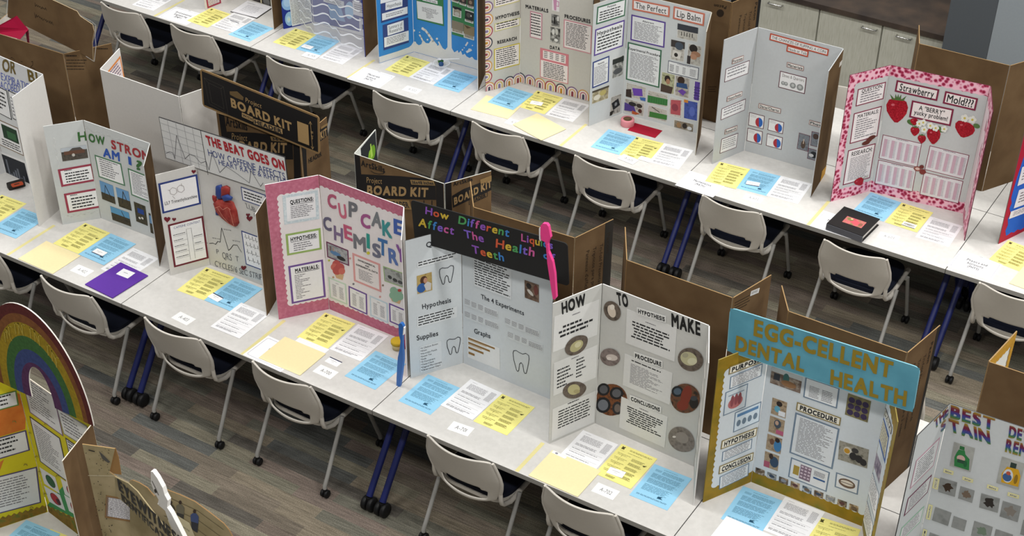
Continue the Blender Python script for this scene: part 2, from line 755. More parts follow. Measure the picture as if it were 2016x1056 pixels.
table(-4.724, -2.90, -2.205, 'white table under the eyewitness board at the bottom edge', GC)

# ------------------------------------------------------------------ chairs
SHELL = mat('#bfbab1', 0.45, 0, 0.4)
NAVY = mat('#0c1222', 0.8)
LEGM = mat('#94938f', 0.4, 0.0, 0.5)


def make_chair():
    t = thing('chair', 'x', 'chair', (0, 0, 0))
    nx, nz = 20, 18
    bs = [0, 0.05, 0.10, 0.15, 0.20, 0.25, 0.30, 0.36, 0.42, 0.48, 0.55, 0.62, 0.69, 0.76, 0.83, 0.90, 0.96, 0.985, 1.0]

    def shell(a, b):
        wd = 0.190 + 0.042 * math.sin(min(1, b / 0.55) * math.pi / 2) - 0.034 * max(0, b - 0.55) / 0.45
        low = 0.050 * (1 - abs(a) ** 2.2) * max(0, 1 - b / 0.22)
        x = a * wd
        z = 0.475 + (0.80 - 0.475) * b - low - 0.010 * max(0, abs(a) - 0.86) / 0.14 * max(0, (b - 0.9) / 0.1) - 0.006 * (1 - a * a) * b
        y = 0.005 - 0.07 * b ** 1.15 - 0.055 * (1 - a * a) * (0.55 + 0.45 * b)
        return (x, y, z)
    vs, fs = [], []
    for b in bs:
        for i in range(nx + 1):
            a = -1 + 2 * i / nx
            vs.append(shell(a, b))
    for j in range(nz):
        for i in range(nx):
            ac = -1 + 2 * (i + 0.5) / nx
            bc = (bs[j] + bs[j + 1]) / 2
            if 0.05 < bc < (0.25 if abs(ac) < 0.5 else 0.20) and abs(ac) < 0.7:
                continue
            k = j * (nx + 1) + i
            fs.append((k, k + 1, k + nx + 2, k + nx + 1))
    m = MB()
    m.mesh(vs, fs, SHELL, True)
    o = m.build('backrest', t)
    s = o.modifiers.new('shell', 'SOLIDIFY')
    s.thickness = 0.012
    s.offset = 0
    o.modifiers.new('smooth', 'SUBSURF').levels = 1
    o.modifiers['smooth'].render_levels = 1
    for sx in (-1, 1):
        m = MB()
        rim = [shell(sx, b) for b in (0.97, 0.8, 0.62, 0.45, 0.3, 0.18)]
        rim = [(x + sx * 0.004, y + 0.004, z) for x, y, z in rim]
        x = rim[-1][0]
        m.tube(rim, 0.008, SHELL, 8, 0.012)
        m.tube([rim[-1], (x, 0.002, 0.49), (x, 0.012, 0.455), (x, 0.035, 0.432), (sx * 0.225, 0.08, 0.422), (sx * 0.222, 0.16, 0.426), (sx * 0.22, 0.42, 0.436)], 0.012, SHELL, 10, 0.016)
        m.build('arm', t)
    m = MB()
    out = [(0.235 * math.copysign(abs(math.cos(q)) ** 0.45, math.cos(q)), 0.20 + 0.235 * math.copysign(abs(math.sin(q)) ** 0.45, math.sin(q))) for q in (2 * math.pi * k / 40 for k in range(40))]
    m.prism([(x * 0.93, 0.24 + (y - 0.20) * 0.92, 0.438) for x, y in out], (0, 0, -0.022), SHELL)
    m.build('seat', t)
    m = MB()
    m.prism([(x * 0.91, 0.24 + (y - 0.20) * 0.88, 0.462) for x, y in out], (0, 0, -0.025), NAVY)
    m.build('seat_pad', t)
    for sx in (-1, 1):
        for a, b in (((sx * 0.252, -0.068, 0.075), (sx * 0.246, 0.140, 0.455)), ((sx * 0.252, 0.46, 0.075), (sx * 0.246, 0.335, 0.435))):
            m = MB()
            a, b = Vector(a), Vector(b)
            m.tube([a + Vector((0, 0, -0.03)), a + Vector((0, 0, 0.005)), a.lerp(b, 0.12), b], 0.0125, LEGM, 10)
            lg = m.build('leg', t)
            m = MB()
            c = (a.x, a.y)
            for dx in (-0.013, 0.013):
                m.lathe((c[0] + dx - 0.009, c[1], 0.026), [(0, 0), (0.022, 0), (0.026, 0.005), (0.026, 0.013), (0.022, 0.018), (0, 0.018)], BLACK, 14, 'x')
            m.tube([(c[0], c[1], 0.03), (c[0], c[1], 0.062)], 0.014, BLACK, 10)
            m.build('caster', lg)
    m = MB()
    m.tube([(-0.246, 0.132, 0.42), (0.246, 0.132, 0.42)], 0.011, LEGM, 8)
    m.tube([(-0.246, 0.335, 0.42), (0.246, 0.335, 0.42)], 0.011, LEGM, 8)
    m.build('seat_frame', t)
    return t


proto = make_chair()
CH = [  # x, y, turn in degrees, label
    (-7.065, 0.0, 0, 'white chair cut off by the left edge, below the white folding wing'),
    (-6.245, -0.03, 0, 'white chair drawn up to the purple folder'),
    (-5.435, -0.008, 1, 'white chair in front of the heart board, left of the cupcake place'),
    (-4.645, 0.0, -1, 'white chair in front of the cream folder below the cupcake board'),
    (-3.465, 0.005, -1, 'white chair in front of the A-701 card'),
    (-2.745, 0.006, 0, 'white chair in front of the A-702 card at the bottom edge'),
    (-8.590, 2.93, 0, 'white chair at the top left corner of the rear row'),
    (-7.870, 2.935, 0, 'white chair below the engineering placard in the rear row'),
    (-6.915, 2.92, 0, 'white chair in front of the dark blue wavy board'),
    (-5.935, 2.915, 0, 'white chair in front of the blue splash board'),
    (-5.095, 2.925, 0, 'white chair in front of the loose cream folders of the arch-bordered board'),
    (-4.265, 2.915, 0, 'white chair in front of the red card and lip balm board'),
    (-3.315, 2.925, 0, 'white chair in front of the grey coin-flip board'),
    (-2.445, 2.87, 0, 'white chair in front of the black binder'),
    (-1.475, 2.94, 0, 'white chair at the right edge below the physics placard'),
    (-1.79, 1.62, 180, 'white chair half hidden behind the blue-headed dental board'),
    (-3.22, 4.62, 180, 'white chair half hidden between the coin and strawberry boards'),
]
for i, (x, y, r, lab) in enumerate(CH):
    c = proto if i == 0 else copy_tree(proto)
    c.location = (x, y, 0)
    c.rotation_euler = (0, 0, math.radians(r))
    c['label'], c['group'] = lab, 'white shell chairs along the tables'

# ------------------------------------------------------------------ display boards: helpers
def fb(x, y, z=TZ):
    q = ZO[:]
    zs()
    p = on_z((x, y), z)
    ZO[:] = q
    return p.x, p.y


def ft(x, y, h=BH):
    return fb(x, y, TZ + h)


def scallop(t, fr, l, r, b, top, m, wave=0.036, amp=0.008, lift=0.0006, name='scalloped_backing'):
    """Paper with a wavy edge covering a panel inside the given margins (None = straight to the panel edge)."""
    L, H = fr.L, fr.H
    x0, x1 = (l if l is not None else 0.0), (L - r if r is not None else L)
    y0, y1 = (b if b is not None else 0.0), (H - top if top is not None else H)
    out = []

    def edge(p, q, on, nx, ny):
        d = math.hypot(q[0] - p[0], q[1] - p[1])
        n = max(1, round(d / wave)) * 8 if on else 1
        for i in range(n):
            k = i / n
            o = amp * abs(math.sin(math.pi * k * n / 8)) if on else 0
            out.append((p[0] + (q[0] - p[0]) * k + nx * o, p[1] + (q[1] - p[1]) * k + ny * o))
    edge((x0, y0), (x1, y0), b is not None, 0, -1)
    edge((x1, y0), (x1, y1), r is not None, 1, 0)
    edge((x1, y1), (x0, y1), top is not None, 0, 1)
    edge((x0, y1), (x0, y0), l is not None, -1, 0)
    a = uv_art(fr, lift)
    a.poly(out, m)
    put(t, a, name)


def sheet(t, fr, q, name='sheet', base='#eeedee', border=None, bw=0.008, items=(), lift=0.001, **k):
    s = Sheet(fr, q, base, border, bw, lift=lift, items=items, **k)
    put(t, s, name)
    return s


def printed(title=None, n=6, t0=0.2, m=GREYINK, seed=1, **k):
    its = [('l', 0.12, t0, 0.9, 0.92, n, m, 0.3, seed)]
    if title:
        its.append(('t', title, 0.12, 0.08, k.get('tw', 0.6), k.get('th', 0.17), INK, 0.02))
    return its


PALS = [('#2f2b28', '#7b6a58', '#cfc8bf'), ('#3b4450', '#8b8d8c', '#d8d4cc'), ('#20242a', '#5d5348', '#b9a48c'), ('#59483a', '#a08a6a', '#dcd2c0'), ('#2a3038', '#6a7a88', '#c9cfd2')]


def photo(t, fr, q, pal=None, blobs=(), border=None, bw=0.004, seed=0, scale=38, name='photo', lift=0.001):
    """A small print: soft mottled picture with its main shapes laid over it."""
    p = pic(*(pal or PALS[seed % len(PALS)]), scale=scale)
    s = Sheet(fr, q, p, border, bw, lift=lift)
    for b in blobs:
        s.item(b)
    put(t, s, name)


def label(t, fr, q, s, base='#efe9dc', border=None, bw=0.006, col=INK, bold=0.02, pad=(0.07, 0.22), name='label', lift=0.0030):
    sh = Sheet(fr, q, base, border, bw, lift=lift)
    if s:
        rows = s.split('\n')
        for i, r in enumerate(rows):
            a, b = pad[1] + (1 - 2 * pad[1]) * i / len(rows), pad[1] + (1 - 2 * pad[1]) * (i + 0.86 if len(rows) > 1 else i + 1) / len(rows)
            w = 0.5 - pad[0]
            f = min(1.0, len(r) / max(len(x) for x in rows) + 0.12)
            sh.tbox(r, 0.5 - w * f, a, 0.5 + w * f, b, col, bold)
    put(t, sh, name)


def words(t, fr, s, bl, br, tl, m=INK, bold=0.0, name='lettering', lift=0.0012):
    a = frame_art(fr, lift)
    a.text(s, bl, br, tl, m, bold)
    put(t, a, name)


def header(t, fr, q, base, border=None, bw=0.01, round_=0.02, name='header'):
    s = Sheet(fr, q, base, border, bw, thick=0.005, round_=round_)
    h = put(t, s, name)
    h2 = Frame(fr.o + fr.n * s.h, fr.u, fr.v)
    return h, h2


def heart_shape(a, c, r, m):
    pts = []
    for k in range(20):
        q = 2 * math.pi * k / 20
        pts.append((c[0] + r * math.sin(q) ** 3, c[1] - r * (0.81 * math.cos(q) - 0.31 * math.cos(2 * q) - 0.125 * math.cos(3 * q) - 0.06 * math.cos(4 * q))))
    a.poly(pts, m)


# ------------------------------------------------------------------ front row, left to right
WHITEB = mat('#dcdad6', 0.6)

# white board at the left edge
t, f = board('display_board', 'white board with gold OR lettering, cut off by the left edge', 'display board',
             [(-7.66, 0.41), (-7.575, 0.69), (-6.968, 0.645), (-6.912, 0.336)], back=WHITEB, front='#d9dadb')
zs(0, 100, 2.78)
GOLD = mat('#6d5a22', 0.4)
letters(t, f[1], 'OR', (14, 108), (88, 128), (12, 42), [GOLD])
letters(t, f[1], 'BL', (158, 165), (235, 192), (148, 100), [GOLD])
letters(t, f[1], 'EXPIRATION', (8, 158), (190, 232), (4, 118), [mat('#5b68b4')], 0.0)
letters(t, f[1], 'ACOBED', (2, 205), (108, 232), (0, 165), [mat('#5b68b4')], 0.0)
sheet(t, f[1], [(-75, 165), (40, 215), (62, 372), (-55, 320)], border='#1d1d1f', bw=0.006, items=[('l', 0.15, 0.15, 0.9, 0.85, 5, INK, 0.4)])
sheet(t, f[1], [(48, 222), (120, 248), (140, 400), (68, 375)], border='#1d1d1f', bw=0.006, items=printed())
sheet(t, f[1], [(-60, 355), (100, 420), (132, 578), (-30, 500)], border='#7d6242', bw=0.006,
      items=[('r', 0.4, 0.12, 0.92, 0.62, '#26402c'), ('r', 0.55, 0.3, 0.85, 0.55, '#3d6a44'), ('l', 0.3, 0.7, 0.95, 0.95, 3, INK, 0.2)])
sheet(t, f[1], [(2, 552), (142, 602), (178, 745), (18, 690)], border='#e4e4e4', bw=0.004,
      items=[('r', 0.1, 0.1, 0.93, 0.9, '#2a2d33')] + [('r', 0.2 + 0.09 * i, 0.45 + 0.1 * ((i * 3) % 4) if i else 0.25, 0.26 + 0.09 * i, 0.85, '#6d727c') for i in range(7)])

# HOW STRONG AM I?
SH = 0.706
zs(0, 220, 3.52)
p2 = ft(294, 282.5, SH)
t, f = board('display_board', 'short pale board with a HOW STRONG AM I title and crane photos', 'display board',
             [(-6.801, 0.431), (-6.651, 0.619), p2, (-5.975, 0.411)], h=SH, front='#c9cccb')
a = uv_art(f[0])
a.stroke([(0.05 + 0.006 * math.sin(i * 0.9), 0.62 - i * 0.011) for i in range(50)], 0.006, '#dcdedd')
a.stroke([(0.03 + i * 0.006, 0.055 + 0.007 * math.sin(i * 0.9)) for i in range(34)], 0.006, '#dcdedd')
put(t, a, 'wavy_trim')
a = uv_art(f[1])
a.stroke([(i * 0.011, SH - 0.05 + 0.007 * math.sin(i * 0.8)) for i in range(50)], 0.006, '#dcdedd')
put(t, a, 'wavy_trim')
letters(t, f[0], 'H', (543, 204), (604, 196), (536, 142), ['#3f6d3b'], 0.04)
letters(t, f[1], 'OW', (618, 205), (730, 232), (612, 148), ['#3f6d3b'], 0.04)
letters(t, f[1], 'STRON', (774, 252), (1040, 345), (768, 192), ['#a3363b'], 0.04)
letters(t, f[1], 'AM', (716, 308), (832, 343), (712, 248), ['#2f57ae'], 0.04)
letters(t, f[1], 'I', (893, 362), (914, 371), (887, 308), ['#2f57ae'], 0.04)
letters(t, f[1], '?', (945, 398), (985, 408), (945, 335), ['#3f6d3b'], 0.04)
photo(t, f[0], [(423, 250), (600, 235), (608, 312), (432, 352)], ('#3a3733', '#5b554e', '#4a443c'), [('r', 0, 0, 1, 0.3, '#b9c0c6'), ('r', 0.1, 0.28, 0.9, 0.55, '#6a4b3c'), ('p', [(0.3, 0.28), (0.45, 0.08), (0.75, 0.08), (0.85, 0.28)], '#55504c'), ('e', 0.45, 0.62, 0.06, 0.12, '#c8c4bc')])
RED2 = mat('#9c3f52')
for q, s in (([(400, 403), (640, 357), (665, 480), (425, 520)], 3), ([(440, 570), (682, 528), (706, 662), (470, 703)], 5)):
    sheet(t, f[0], q, border=RED2, bw=0.014, items=[('l', 0.17, 0.12, 0.4, 0.22, 1, INK, 0.2, s), ('l', 0.17, 0.28, 0.88, 0.9, 4, INK, 0.2, s)])
GRN2 = mat('#4f7d5d')
for q, s in (([(656, 300), (842, 358), (866, 515), (686, 452)], 3), ([(885, 393), (1024, 442), (1046, 634), (912, 575)], 5)):
    sheet(t, f[1], q, border=GRN2, bw=0.009, items=[('l', 0.15, 0.1, 0.88, 0.9, 8 if s == 3 else 16, GREYINK, 0.4, s)])
SKY = '#6c9ac6'
for i, (q, its) in enumerate((
        ([(687, 475), (785, 512), (800, 642), (712, 605)], [('r', 0, 0, 1, 0.6, SKY), ('k', [(0.4, 0.15), (0.75, 0.75)], 0.006, '#26282b'), ('k', [(0.4, 0.15), (0.3, 0.6)], 0.004, '#26282b')]),
        ([(800, 520), (890, 555), (915, 690), (828, 655)], [('r', 0, 0, 1, 0.5, SKY), ('k', [(0.55, 0.1), (0.35, 0.75)], 0.006, '#2b2b2b'), ('k', [(0.55, 0.1), (0.85, 0.8)], 0.006, '#3a3026')]),
        ([(763, 653), (895, 700), (908, 795), (782, 750)], [('r', 0, 0, 1, 0.45, '#5f9ac2'), ('k', [(0.6, 0.1), (0.75, 0.6)], 0.006, '#3a3836')]),
        ([(925, 622), (1008, 655), (1025, 795), (948, 757)], [('r', 0.25, 0.25, 0.8, 0.5, '#27448c'), ('e', 0.35, 0.75, 0.1, 0.06, '#d8d2c8'), ('e', 0.6, 0.7, 0.1, 0.06, '#d8d2c8')]),
        ([(1030, 700), (1060, 715), (1078, 855), (1045, 835)], [('r', 0.1, 0.1, 0.7, 0.5, '#6d93b8')]))):
    photo(t, f[1], q, ('#2d2a22', '#4b4434', '#3a352b'), its)

# THE BEAT GOES ON
zs(300, 200, 2.9325)
t, f = board('display_board', 'white board with a red heart model under a THE BEAT GOES ON header', 'display board',
             [(-5.849, 0.375), (-5.723, 0.592), (-5.185, 0.592), (-5.10, 0.36)], h=SH, front='#cfcdc9')
hf = wall_frame((-5.9, 0.584), (-5.0, 0.584), 1.3)
h, h2 = header(t, hf, [(35, 80), (768, 325), (798, 560), (85, 330)], '#d2d2d0', '#2f2f31', 0.0035, 0.0)
a = frame_art(h2)
for i in range(1, 5):
    k = i / 5
    a.stroke([(35 + 243 * k, 80 + 85 * k), (85 + 237 * k, 330 + 90 * k)], 0.002, '#8d8d90')
for i in range(1, 6):
    k = i / 6
    a.stroke([(35 + 50 * k, 80 + 250 * k), (278 + 44 * k, 165 + 255 * k)], 0.002, '#8d8d90')
a.stroke([(278, 165), (322, 422)], 0.004, '#2f2f31')
a.stroke([(80, 298), (100, 290), (118, 295), (130, 330), (140, 195), (190, 330), (215, 305), (245, 315), (280, 355), (310, 345), (328, 395), (345, 295), (390, 410), (425, 375), (480, 410), (520, 440), (560, 470), (570, 400), (625, 490), (640, 470)], 0.003, '#55555a')
put(h, a, 'graph_line')
for s, bl, br, tl, c, b in (('THE BEAT GOES ON', (318, 247), (768, 397), (305, 193), '#a3262f', 0.06),
                            ('HOW CAFFEINE AFFECTS', (326, 312), (770, 452), (318, 274), '#38467f', 0.0),
                            ('HEART RATE & RHYTHM', (386, 364), (790, 482), (381, 334), '#38467f', 0.0)):
    a = frame_art(h2, 0.0012)
    a.text(s, bl, br, tl, mat(c), b)
    put(h, a, 'lettering')
NVY = mat('#2f3f7d')
s = sheet(t, f[0], [(30, 472), (255, 422), (285, 592), (60, 645)], border=NVY, bw=0.012)
a = frame_art(f[0], 0.003)
for c in ((120, 517), (163, 503)):
    a.stroke([(c[0] + 22 * math.cos(q), c[1] + 22 * math.sin(q)) for q in (math.pi * k / 3 + 0.3 for k in range(6))], 0.0022, '#8a7f7c', True)
a.stroke([(90, 510), (100, 515)], 0.002, '#8a7f7c')
a.stroke([(170, 485), (165, 472)], 0.002, '#8a7f7c')
a.stroke([(115, 545), (130, 560)], 0.002, '#8a7f7c')
a.text('1,3,7 Trimethylxanthine', (72, 598), (258, 552), (70, 580), INK)
put(t, a, 'drawing')
sheet(t, f[0], [(88, 710), (290, 662), (328, 905), (125, 957)], border='#6b2430', bw=0.012,
      items=[('t', 'CAFFEINE CONTENT', 0.15, 0.08, 0.9, 0.13, NVY), ('r', 0.48, 0.2, 0.49, 0.92, GREYINK), ('r', 0.62, 0.2, 0.63, 0.92, GREYINK), ('r', 0.48, 0.2, 0.63, 0.205, GREYINK)]
      + [('l', 0.1, 0.26 + 0.13 * i, 0.46, 0.29 + 0.13 * i, 1, INK, 0.3, i) for i in range(5)] + [('r', 0.1, 0.3 + 0.13 * i, 0.48, 0.304 + 0.13 * i, GREYINK) for i in range(5)]
      + [('l', 0.66, 0.4 + 0.16 * i, 0.92, 0.43 + 0.16 * i, 1, INK, 0.3, i) for i in range(3)] + [('r', 0.63, 0.44 + 0.16 * i, 0.92, 0.444 + 0.16 * i, GREYINK) for i in range(3)])
for c, r, k in (((85, 680), 19, 0), ((125, 680), 12, 0), ((238, 404), 13, 0), ((553, 655), 12, 1), ((562, 675), 18, 1), ((528, 960), 16, 1), ((268, 412), 9, 0)):
    a = frame_art(f[k], 0.002)
    heart_shape(a, c, r, '#6e1f2b')
    put(t, a, 'paper_heart')
# the heart: a padded relief of muscle and vessels
hm = MB()
fr = f[1]


def relief(mb, pts, m, d0, d1):
    q = [fr.at(p) for p in pts]
    cx, cy = sum(p[0] for p in q) / len(q), sum(p[1] for p in q) / len(q)
    rings = []
    for k, d in ((1.0, d0), (0.97, d0 + (d1 - d0) * 0.6), (0.8, d1), (0.4, d1 * 1.08)):
        rings.append([fr.pt(cx + (p[0] - cx) * k, cy + (p[1] - cy) * k, d) for p in q])
    n = len(q)
    vs = [v for r in rings for v in r]
    fs = [(i * n + j, i * n + (j + 1) % n, (i + 1) * n + (j + 1) % n, (i + 1) * n + j) for i in range(3) for j in range(n)]
    mb.mesh(vs, fs, m, True)
    mb.poly(rings[3], m)


HB, HR = mat('#2a3f7d', 0.5), mat('#8e302b', 0.5)
MUSC = speckle('heart_muscle', ('#7d2825', '#943630', '#a04a40'), 30, 0.5)
relief(hm, [(372, 485), (400, 478), (410, 520), (412, 560), (385, 560), (372, 530)], HB, 0.001, 0.018)
relief(hm, [(405, 490), (430, 483), (450, 495), (448, 540), (405, 555)], HR, 0.001, 0.02)
relief(hm, [(368, 600), (385, 610), (388, 655), (372, 655)], HB, 0.001, 0.012)
relief(hm, [(350, 540), (372, 548), (372, 600), (352, 560)], HR, 0.001, 0.012)
relief(hm, [(360, 580), (385, 560), (430, 560), (470, 580), (490, 630), (503, 700), (492, 718), (460, 705), (410, 665), (375, 625)], MUSC, 0.001, 0.03)
relief(hm, [(415, 535), (445, 528), (475, 545), (470, 560), (430, 565)], HB, 0.016, 0.034)
o = hm.build('heart_model', t)
a = frame_art(fr, 0.036)
a.stroke([(385, 600), (410, 590), (430, 610), (455, 595), (475, 610)], 0.003, '#d88a78')
a.stroke([(400, 600), (430, 650), (465, 690), (492, 705)], 0.003, '#d88a78')
a.stroke([(465, 600), (480, 650), (492, 700)], 0.003, '#d88a78')
put(o, a, 'vessel_lines')
PEN = mat('#6c6c70')
a = frame_art(fr, 0.001)
a.text("'LUB-", (540, 612), (606, 645), (536, 585), PEN)
a.text('DUB"', (588, 662), (634, 682), (586, 645), PEN)
a.text('P', (372, 878), (386, 882), (368, 852), PEN)
a.text('QRS', (406, 905), (460, 920), (402, 868), PEN)
a.text('T', (482, 920), (500, 924), (480, 892), PEN)
a.text('CYCLES/6 SEC STRIP X 10', (362, 950), (700, 1052), (360, 918), PEN)
put(t, a, 'handwriting')
a = frame_art(fr, 0.001)
a.stroke([(330, 820), (350, 818), (365, 825), (378, 808), (392, 812), (400, 730), (440, 860), (452, 850), (468, 828), (490, 830), (515, 870)], 0.004, '#232325')
for p in ((410, 740), (345, 790), (462, 805)):
    a.text('wave', p, (p[0] + 45, p[1] + 8), (p[0], p[1] - 9), PEN)
put(t, a, 'pulse_trace')
sheet(t, fr, [(510, 490), (655, 540), (662, 618), (522, 570)], border=NVY, bw=0.006, items=[('l', 0.1, 0.25, 0.9, 0.9, 3, INK, 0.3)])
sheet(t, fr, [(508, 740), (660, 800), (690, 1002), (545, 935)], border=NVY, bw=0.007,
      items=[('k', [(0.1 + 0.8 * i / 48, 0.16 + 0.22 * r - (0.1 if i % (8 + r) == 3 else -0.04 if i % (8 + r) == 4 else 0)) for i in range(48)], 0.002, INK) for r in range(4)])

# CUPCAKE CHEMISTRY
FELT = speckle('pink_felt', ('#b0647a', '#b96d82', '#c27a8e'), 55, 0.9)
zs(500, 320, 3.6925)
t, f = board('display_board', 'pink bordered CUPCAKE CHEMISTRY board', 'display board',
             [(-5.020, 0.377), (-4.835, 0.619), (-4.254, 0.605), ft(789.2, 473)], back=WHITEB, front=FELT, edge='#e8e4e4')
INNER = mat('#e2dcdc')
scallop(t, f[0], 0.068, None, 0.085, 0.085, INNER)
scallop(t, f[1], None, None, 0.075, 0.07, INNER)
scallop(t, f[2], None, 0.06, 0.075, 0.07, INNER)
CU = [('C', (533, 220), (600, 238), (602, 342), (538, 325), '#b25c76'), ('U', (610, 292), (666, 305), (680, 416), (624, 400), '#c66a80'),
      ('P', (688, 280), (756, 300), (752, 410), (690, 393), '#6f7076'), ('C', (775, 365), (848, 382), (848, 487), (778, 468), '#9e5688'),
      ('A', (866, 350), (926, 368), (930, 484), (854, 460), '#777b80'), ('K', (930, 415), (1002, 440), (1008, 556), (936, 530), '#3f8f92'),
      ('E', (1015, 405), (1088, 428), (1090, 540), (1018, 515), '#4563ad'),
      ('C', (500, 388), (563, 402), (568, 504), (508, 488), '#68637c'), ('H', (580, 455), (648, 480), (650, 588), (584, 562), '#7d6b8c'),
      ('E', (650, 446), (713, 470), (720, 576), (660, 550), '#bd5a78'), ('M', (722, 515), (812, 547), (818, 656), (726, 622), '#74757b'),
      ('I', (818, 513), (842, 522), (845, 630), (821, 620), '#2f9488'), ('S', (860, 580), (922, 600), (926, 702), (863, 682), '#6d6f82'),
      ('T', (902, 545), (972, 568), (974, 690), (902, 662), '#4272a8'), ('R', (975, 618), (1046, 642), (1052, 753), (983, 728), '#5a74ae'),
      ('Y', (1032, 592), (1095, 612), (1098, 735), (1042, 714), '#8a5a9e')]
for ch, a0, b0, c0, d0, col in CU:
    letter_at(t, f[1], ch, (a0, b0, c0, d0), mat(col), 0.045, 0.002)
a = frame_art(f[1], 0.002)
a.ell((832, 658), 12, 12, '#c6bf3a')
put(t, a, 'dot')
s = sheet(t, f[0], [(205, 240), (462, 200), (478, 412), (222, 450)], border=speckle('glitter_blue', ('#b4c3cb', '#c5d1d6', '#d5dde0'), 90), bw=0.018, base='#e6e6e8',
          items=[('t', 'QUESTIONS:', 0.2, 0.2, 0.86, 0.33, INK, 0.05), ('r', 0.2, 0.36, 0.86, 0.375, INK), ('l', 0.2, 0.42, 0.88, 0.85, 7, GREYINK, 0.4)])
sheet(t, f[0], [(228, 520), (482, 478), (495, 630), (242, 678)], border='#93ad63', bw=0.013, base='#e6e6e8',
      items=[('t', 'HYPOTHESIS:', 0.13, 0.2, 0.88, 0.38, INK, 0.05), ('r', 0.13, 0.41, 0.88, 0.43, INK), ('l', 0.2, 0.5, 0.85, 0.9, 4, GREYINK, 0.5)])
sheet(t, f[0], [(248, 752), (500, 708), (523, 975), (275, 1030)], border='#6d4f92', bw=0.012, base='#e6e6e8',
      items=[('t', 'MATERIALS:', 0.18, 0.1, 0.87, 0.2, INK, 0.05), ('r', 0.18, 0.215, 0.87, 0.227, INK), ('l', 0.15, 0.27, 0.6, 0.92, 15, GREYINK, 0.7)])
photo(t, f[1], [(525, 572), (690, 640), (690, 750), (535, 690)], ('#8a8b8e', '#a9aaac', '#77777a'), [('e', 0.4, 0.55, 0.25, 0.13, '#5a7fa8'), ('e', 0.65, 0.72, 0.2, 0.13, '#2d2d2f'), ('r', 0.15, 0.2, 0.2, 0.5, '#6b5a55'), ('r', 0.3, 0.2, 0.34, 0.45, '#b08a7a')], border='#6b2f52', bw=0.008)
photo(t, f[1], [(943, 755), (1092, 805), (1092, 908), (946, 865)], ('#8c8f8c', '#a4a7a4', '#787b78'), [('e', 0.3, 0.6, 0.1, 0.12, '#3c3e40'), ('e', 0.55, 0.68, 0.12, 0.12, '#3c3e40'), ('e', 0.8, 0.7, 0.12, 0.12, '#4a4c4e')], border='#94b078', bw=0.006)
s = sheet(t, f[1], [(715, 655), (918, 738), (928, 945), (728, 862)], border='#d59a98', bw=0.014, base='#e3dcda',
          items=[('t', 'ENVIRONMENTAL', 0.2, 0.14, 0.82, 0.2, INK, 0.05), ('t', 'AND', 0.45, 0.24, 0.6, 0.29, INK, 0.05), ('t', 'EXPERIMENTAL DATA', 0.12, 0.33, 0.9, 0.39, INK, 0.05), ('l', 0.2, 0.48, 0.75, 0.85, 8, GREYINK, 0.4)])
a = frame_art(f[1], 0.0015)
a.poly([(580, 795), (655, 815), (645, 855), (600, 840)], '#c9a780')
for p, r in (((600, 740), 30), ((585, 760), 26), ((625, 765), 34), ((605, 785), 32), ((640, 790), 24)):
    a.ell(p, r, r, '#b4534f' if r > 28 else '#c66a5e')
put(t, a, 'cupcake_cutout')
a = frame_art(f[1], 0.0015)
a.poly([(985, 970), (1075, 990), (1060, 1030), (1005, 1010)], '#c9a780')
for p, r in (((1015, 930), 26), ((1045, 950), 32), ((1010, 965), 26), ((1062, 975), 28), ((1030, 990), 26)):
    a.ell(p, r, r, '#86ab92')
a.ell((1060, 930), 14, 11, '#b0413f')
put(t, a, 'cupcake_cutout')
zs(504, 330, 3.018)
for q, bo in (([(430, 650), (535, 690), (545, 820), (440, 770)], '#bccfbe'), ([(547, 700), (660, 752), (663, 878), (557, 825)], '#6d4f92'),
              ([(675, 760), (785, 805), (785, 925), (680, 880)], '#bccdd6'), ([(790, 805), (890, 845), (892, 960), (795, 915)], '#6d4f92')):
    sheet(t, f[1], q, border=bo, bw=0.01, base='#e0dfdf', items=[('l', 0.4, 0.16, 0.6, 0.2, 1, INK), ('l', 0.2, 0.28, 0.42, 0.85, 10, GREYINK), ('l', 0.58, 0.28, 0.82, 0.85, 10, GREYINK)])
for p, c in (((435, 552), '#b4bb45'), ((560, 540), '#cf9a94'), ((580, 692), '#77777a'), ((755, 700), '#8a7a6c'), ((738, 768), '#cf9a94'), ((460, 652), '#b99b7a')):
    a = frame_art(f[1], 0.0015)
    a.ell(p, 6.5, 6.5, c)
    put(t, a, 'dot_sticker')

# HOW DIFFERENT LIQUIDS AFFECT THE HEALTH OF TEETH
zs(780, 380, 2.78)
t, f = board('display_board', 'pale blue-white board with tooth outlines under a black rainbow-lettered header', 'display board',
             [(-4.058, 0.34), (-3.889, 0.614), (-3.30, 0.60), (-3.137, 0.295)], front='#ccd2d6', edge='#3b3a38')


def tooth(t, fr, c, w, h, sk):
    pts = [(-.5, -.32), (-.46, -.45), (-.3, -.5), (-.1, -.44), (.1, -.42), (.3, -.5), (.47, -.44), (.5, -.3), (.46, -.05), (.4, .2), (.32, .47), (.24, .5), (.17, .42), (.1, .1), (0, .02), (-.1, .12), (-.14, .42), (-.2, .5), (-.28, .47), (-.36, .25), (-.46, -.02)]
    a = frame_art(fr, 0.001)
    a.stroke([(c[0] + x * w, c[1] + y * h + x * w * sk) for x, y in pts], 0.0042, '#35383e', True)
    put(t, a, 'tooth_outline')


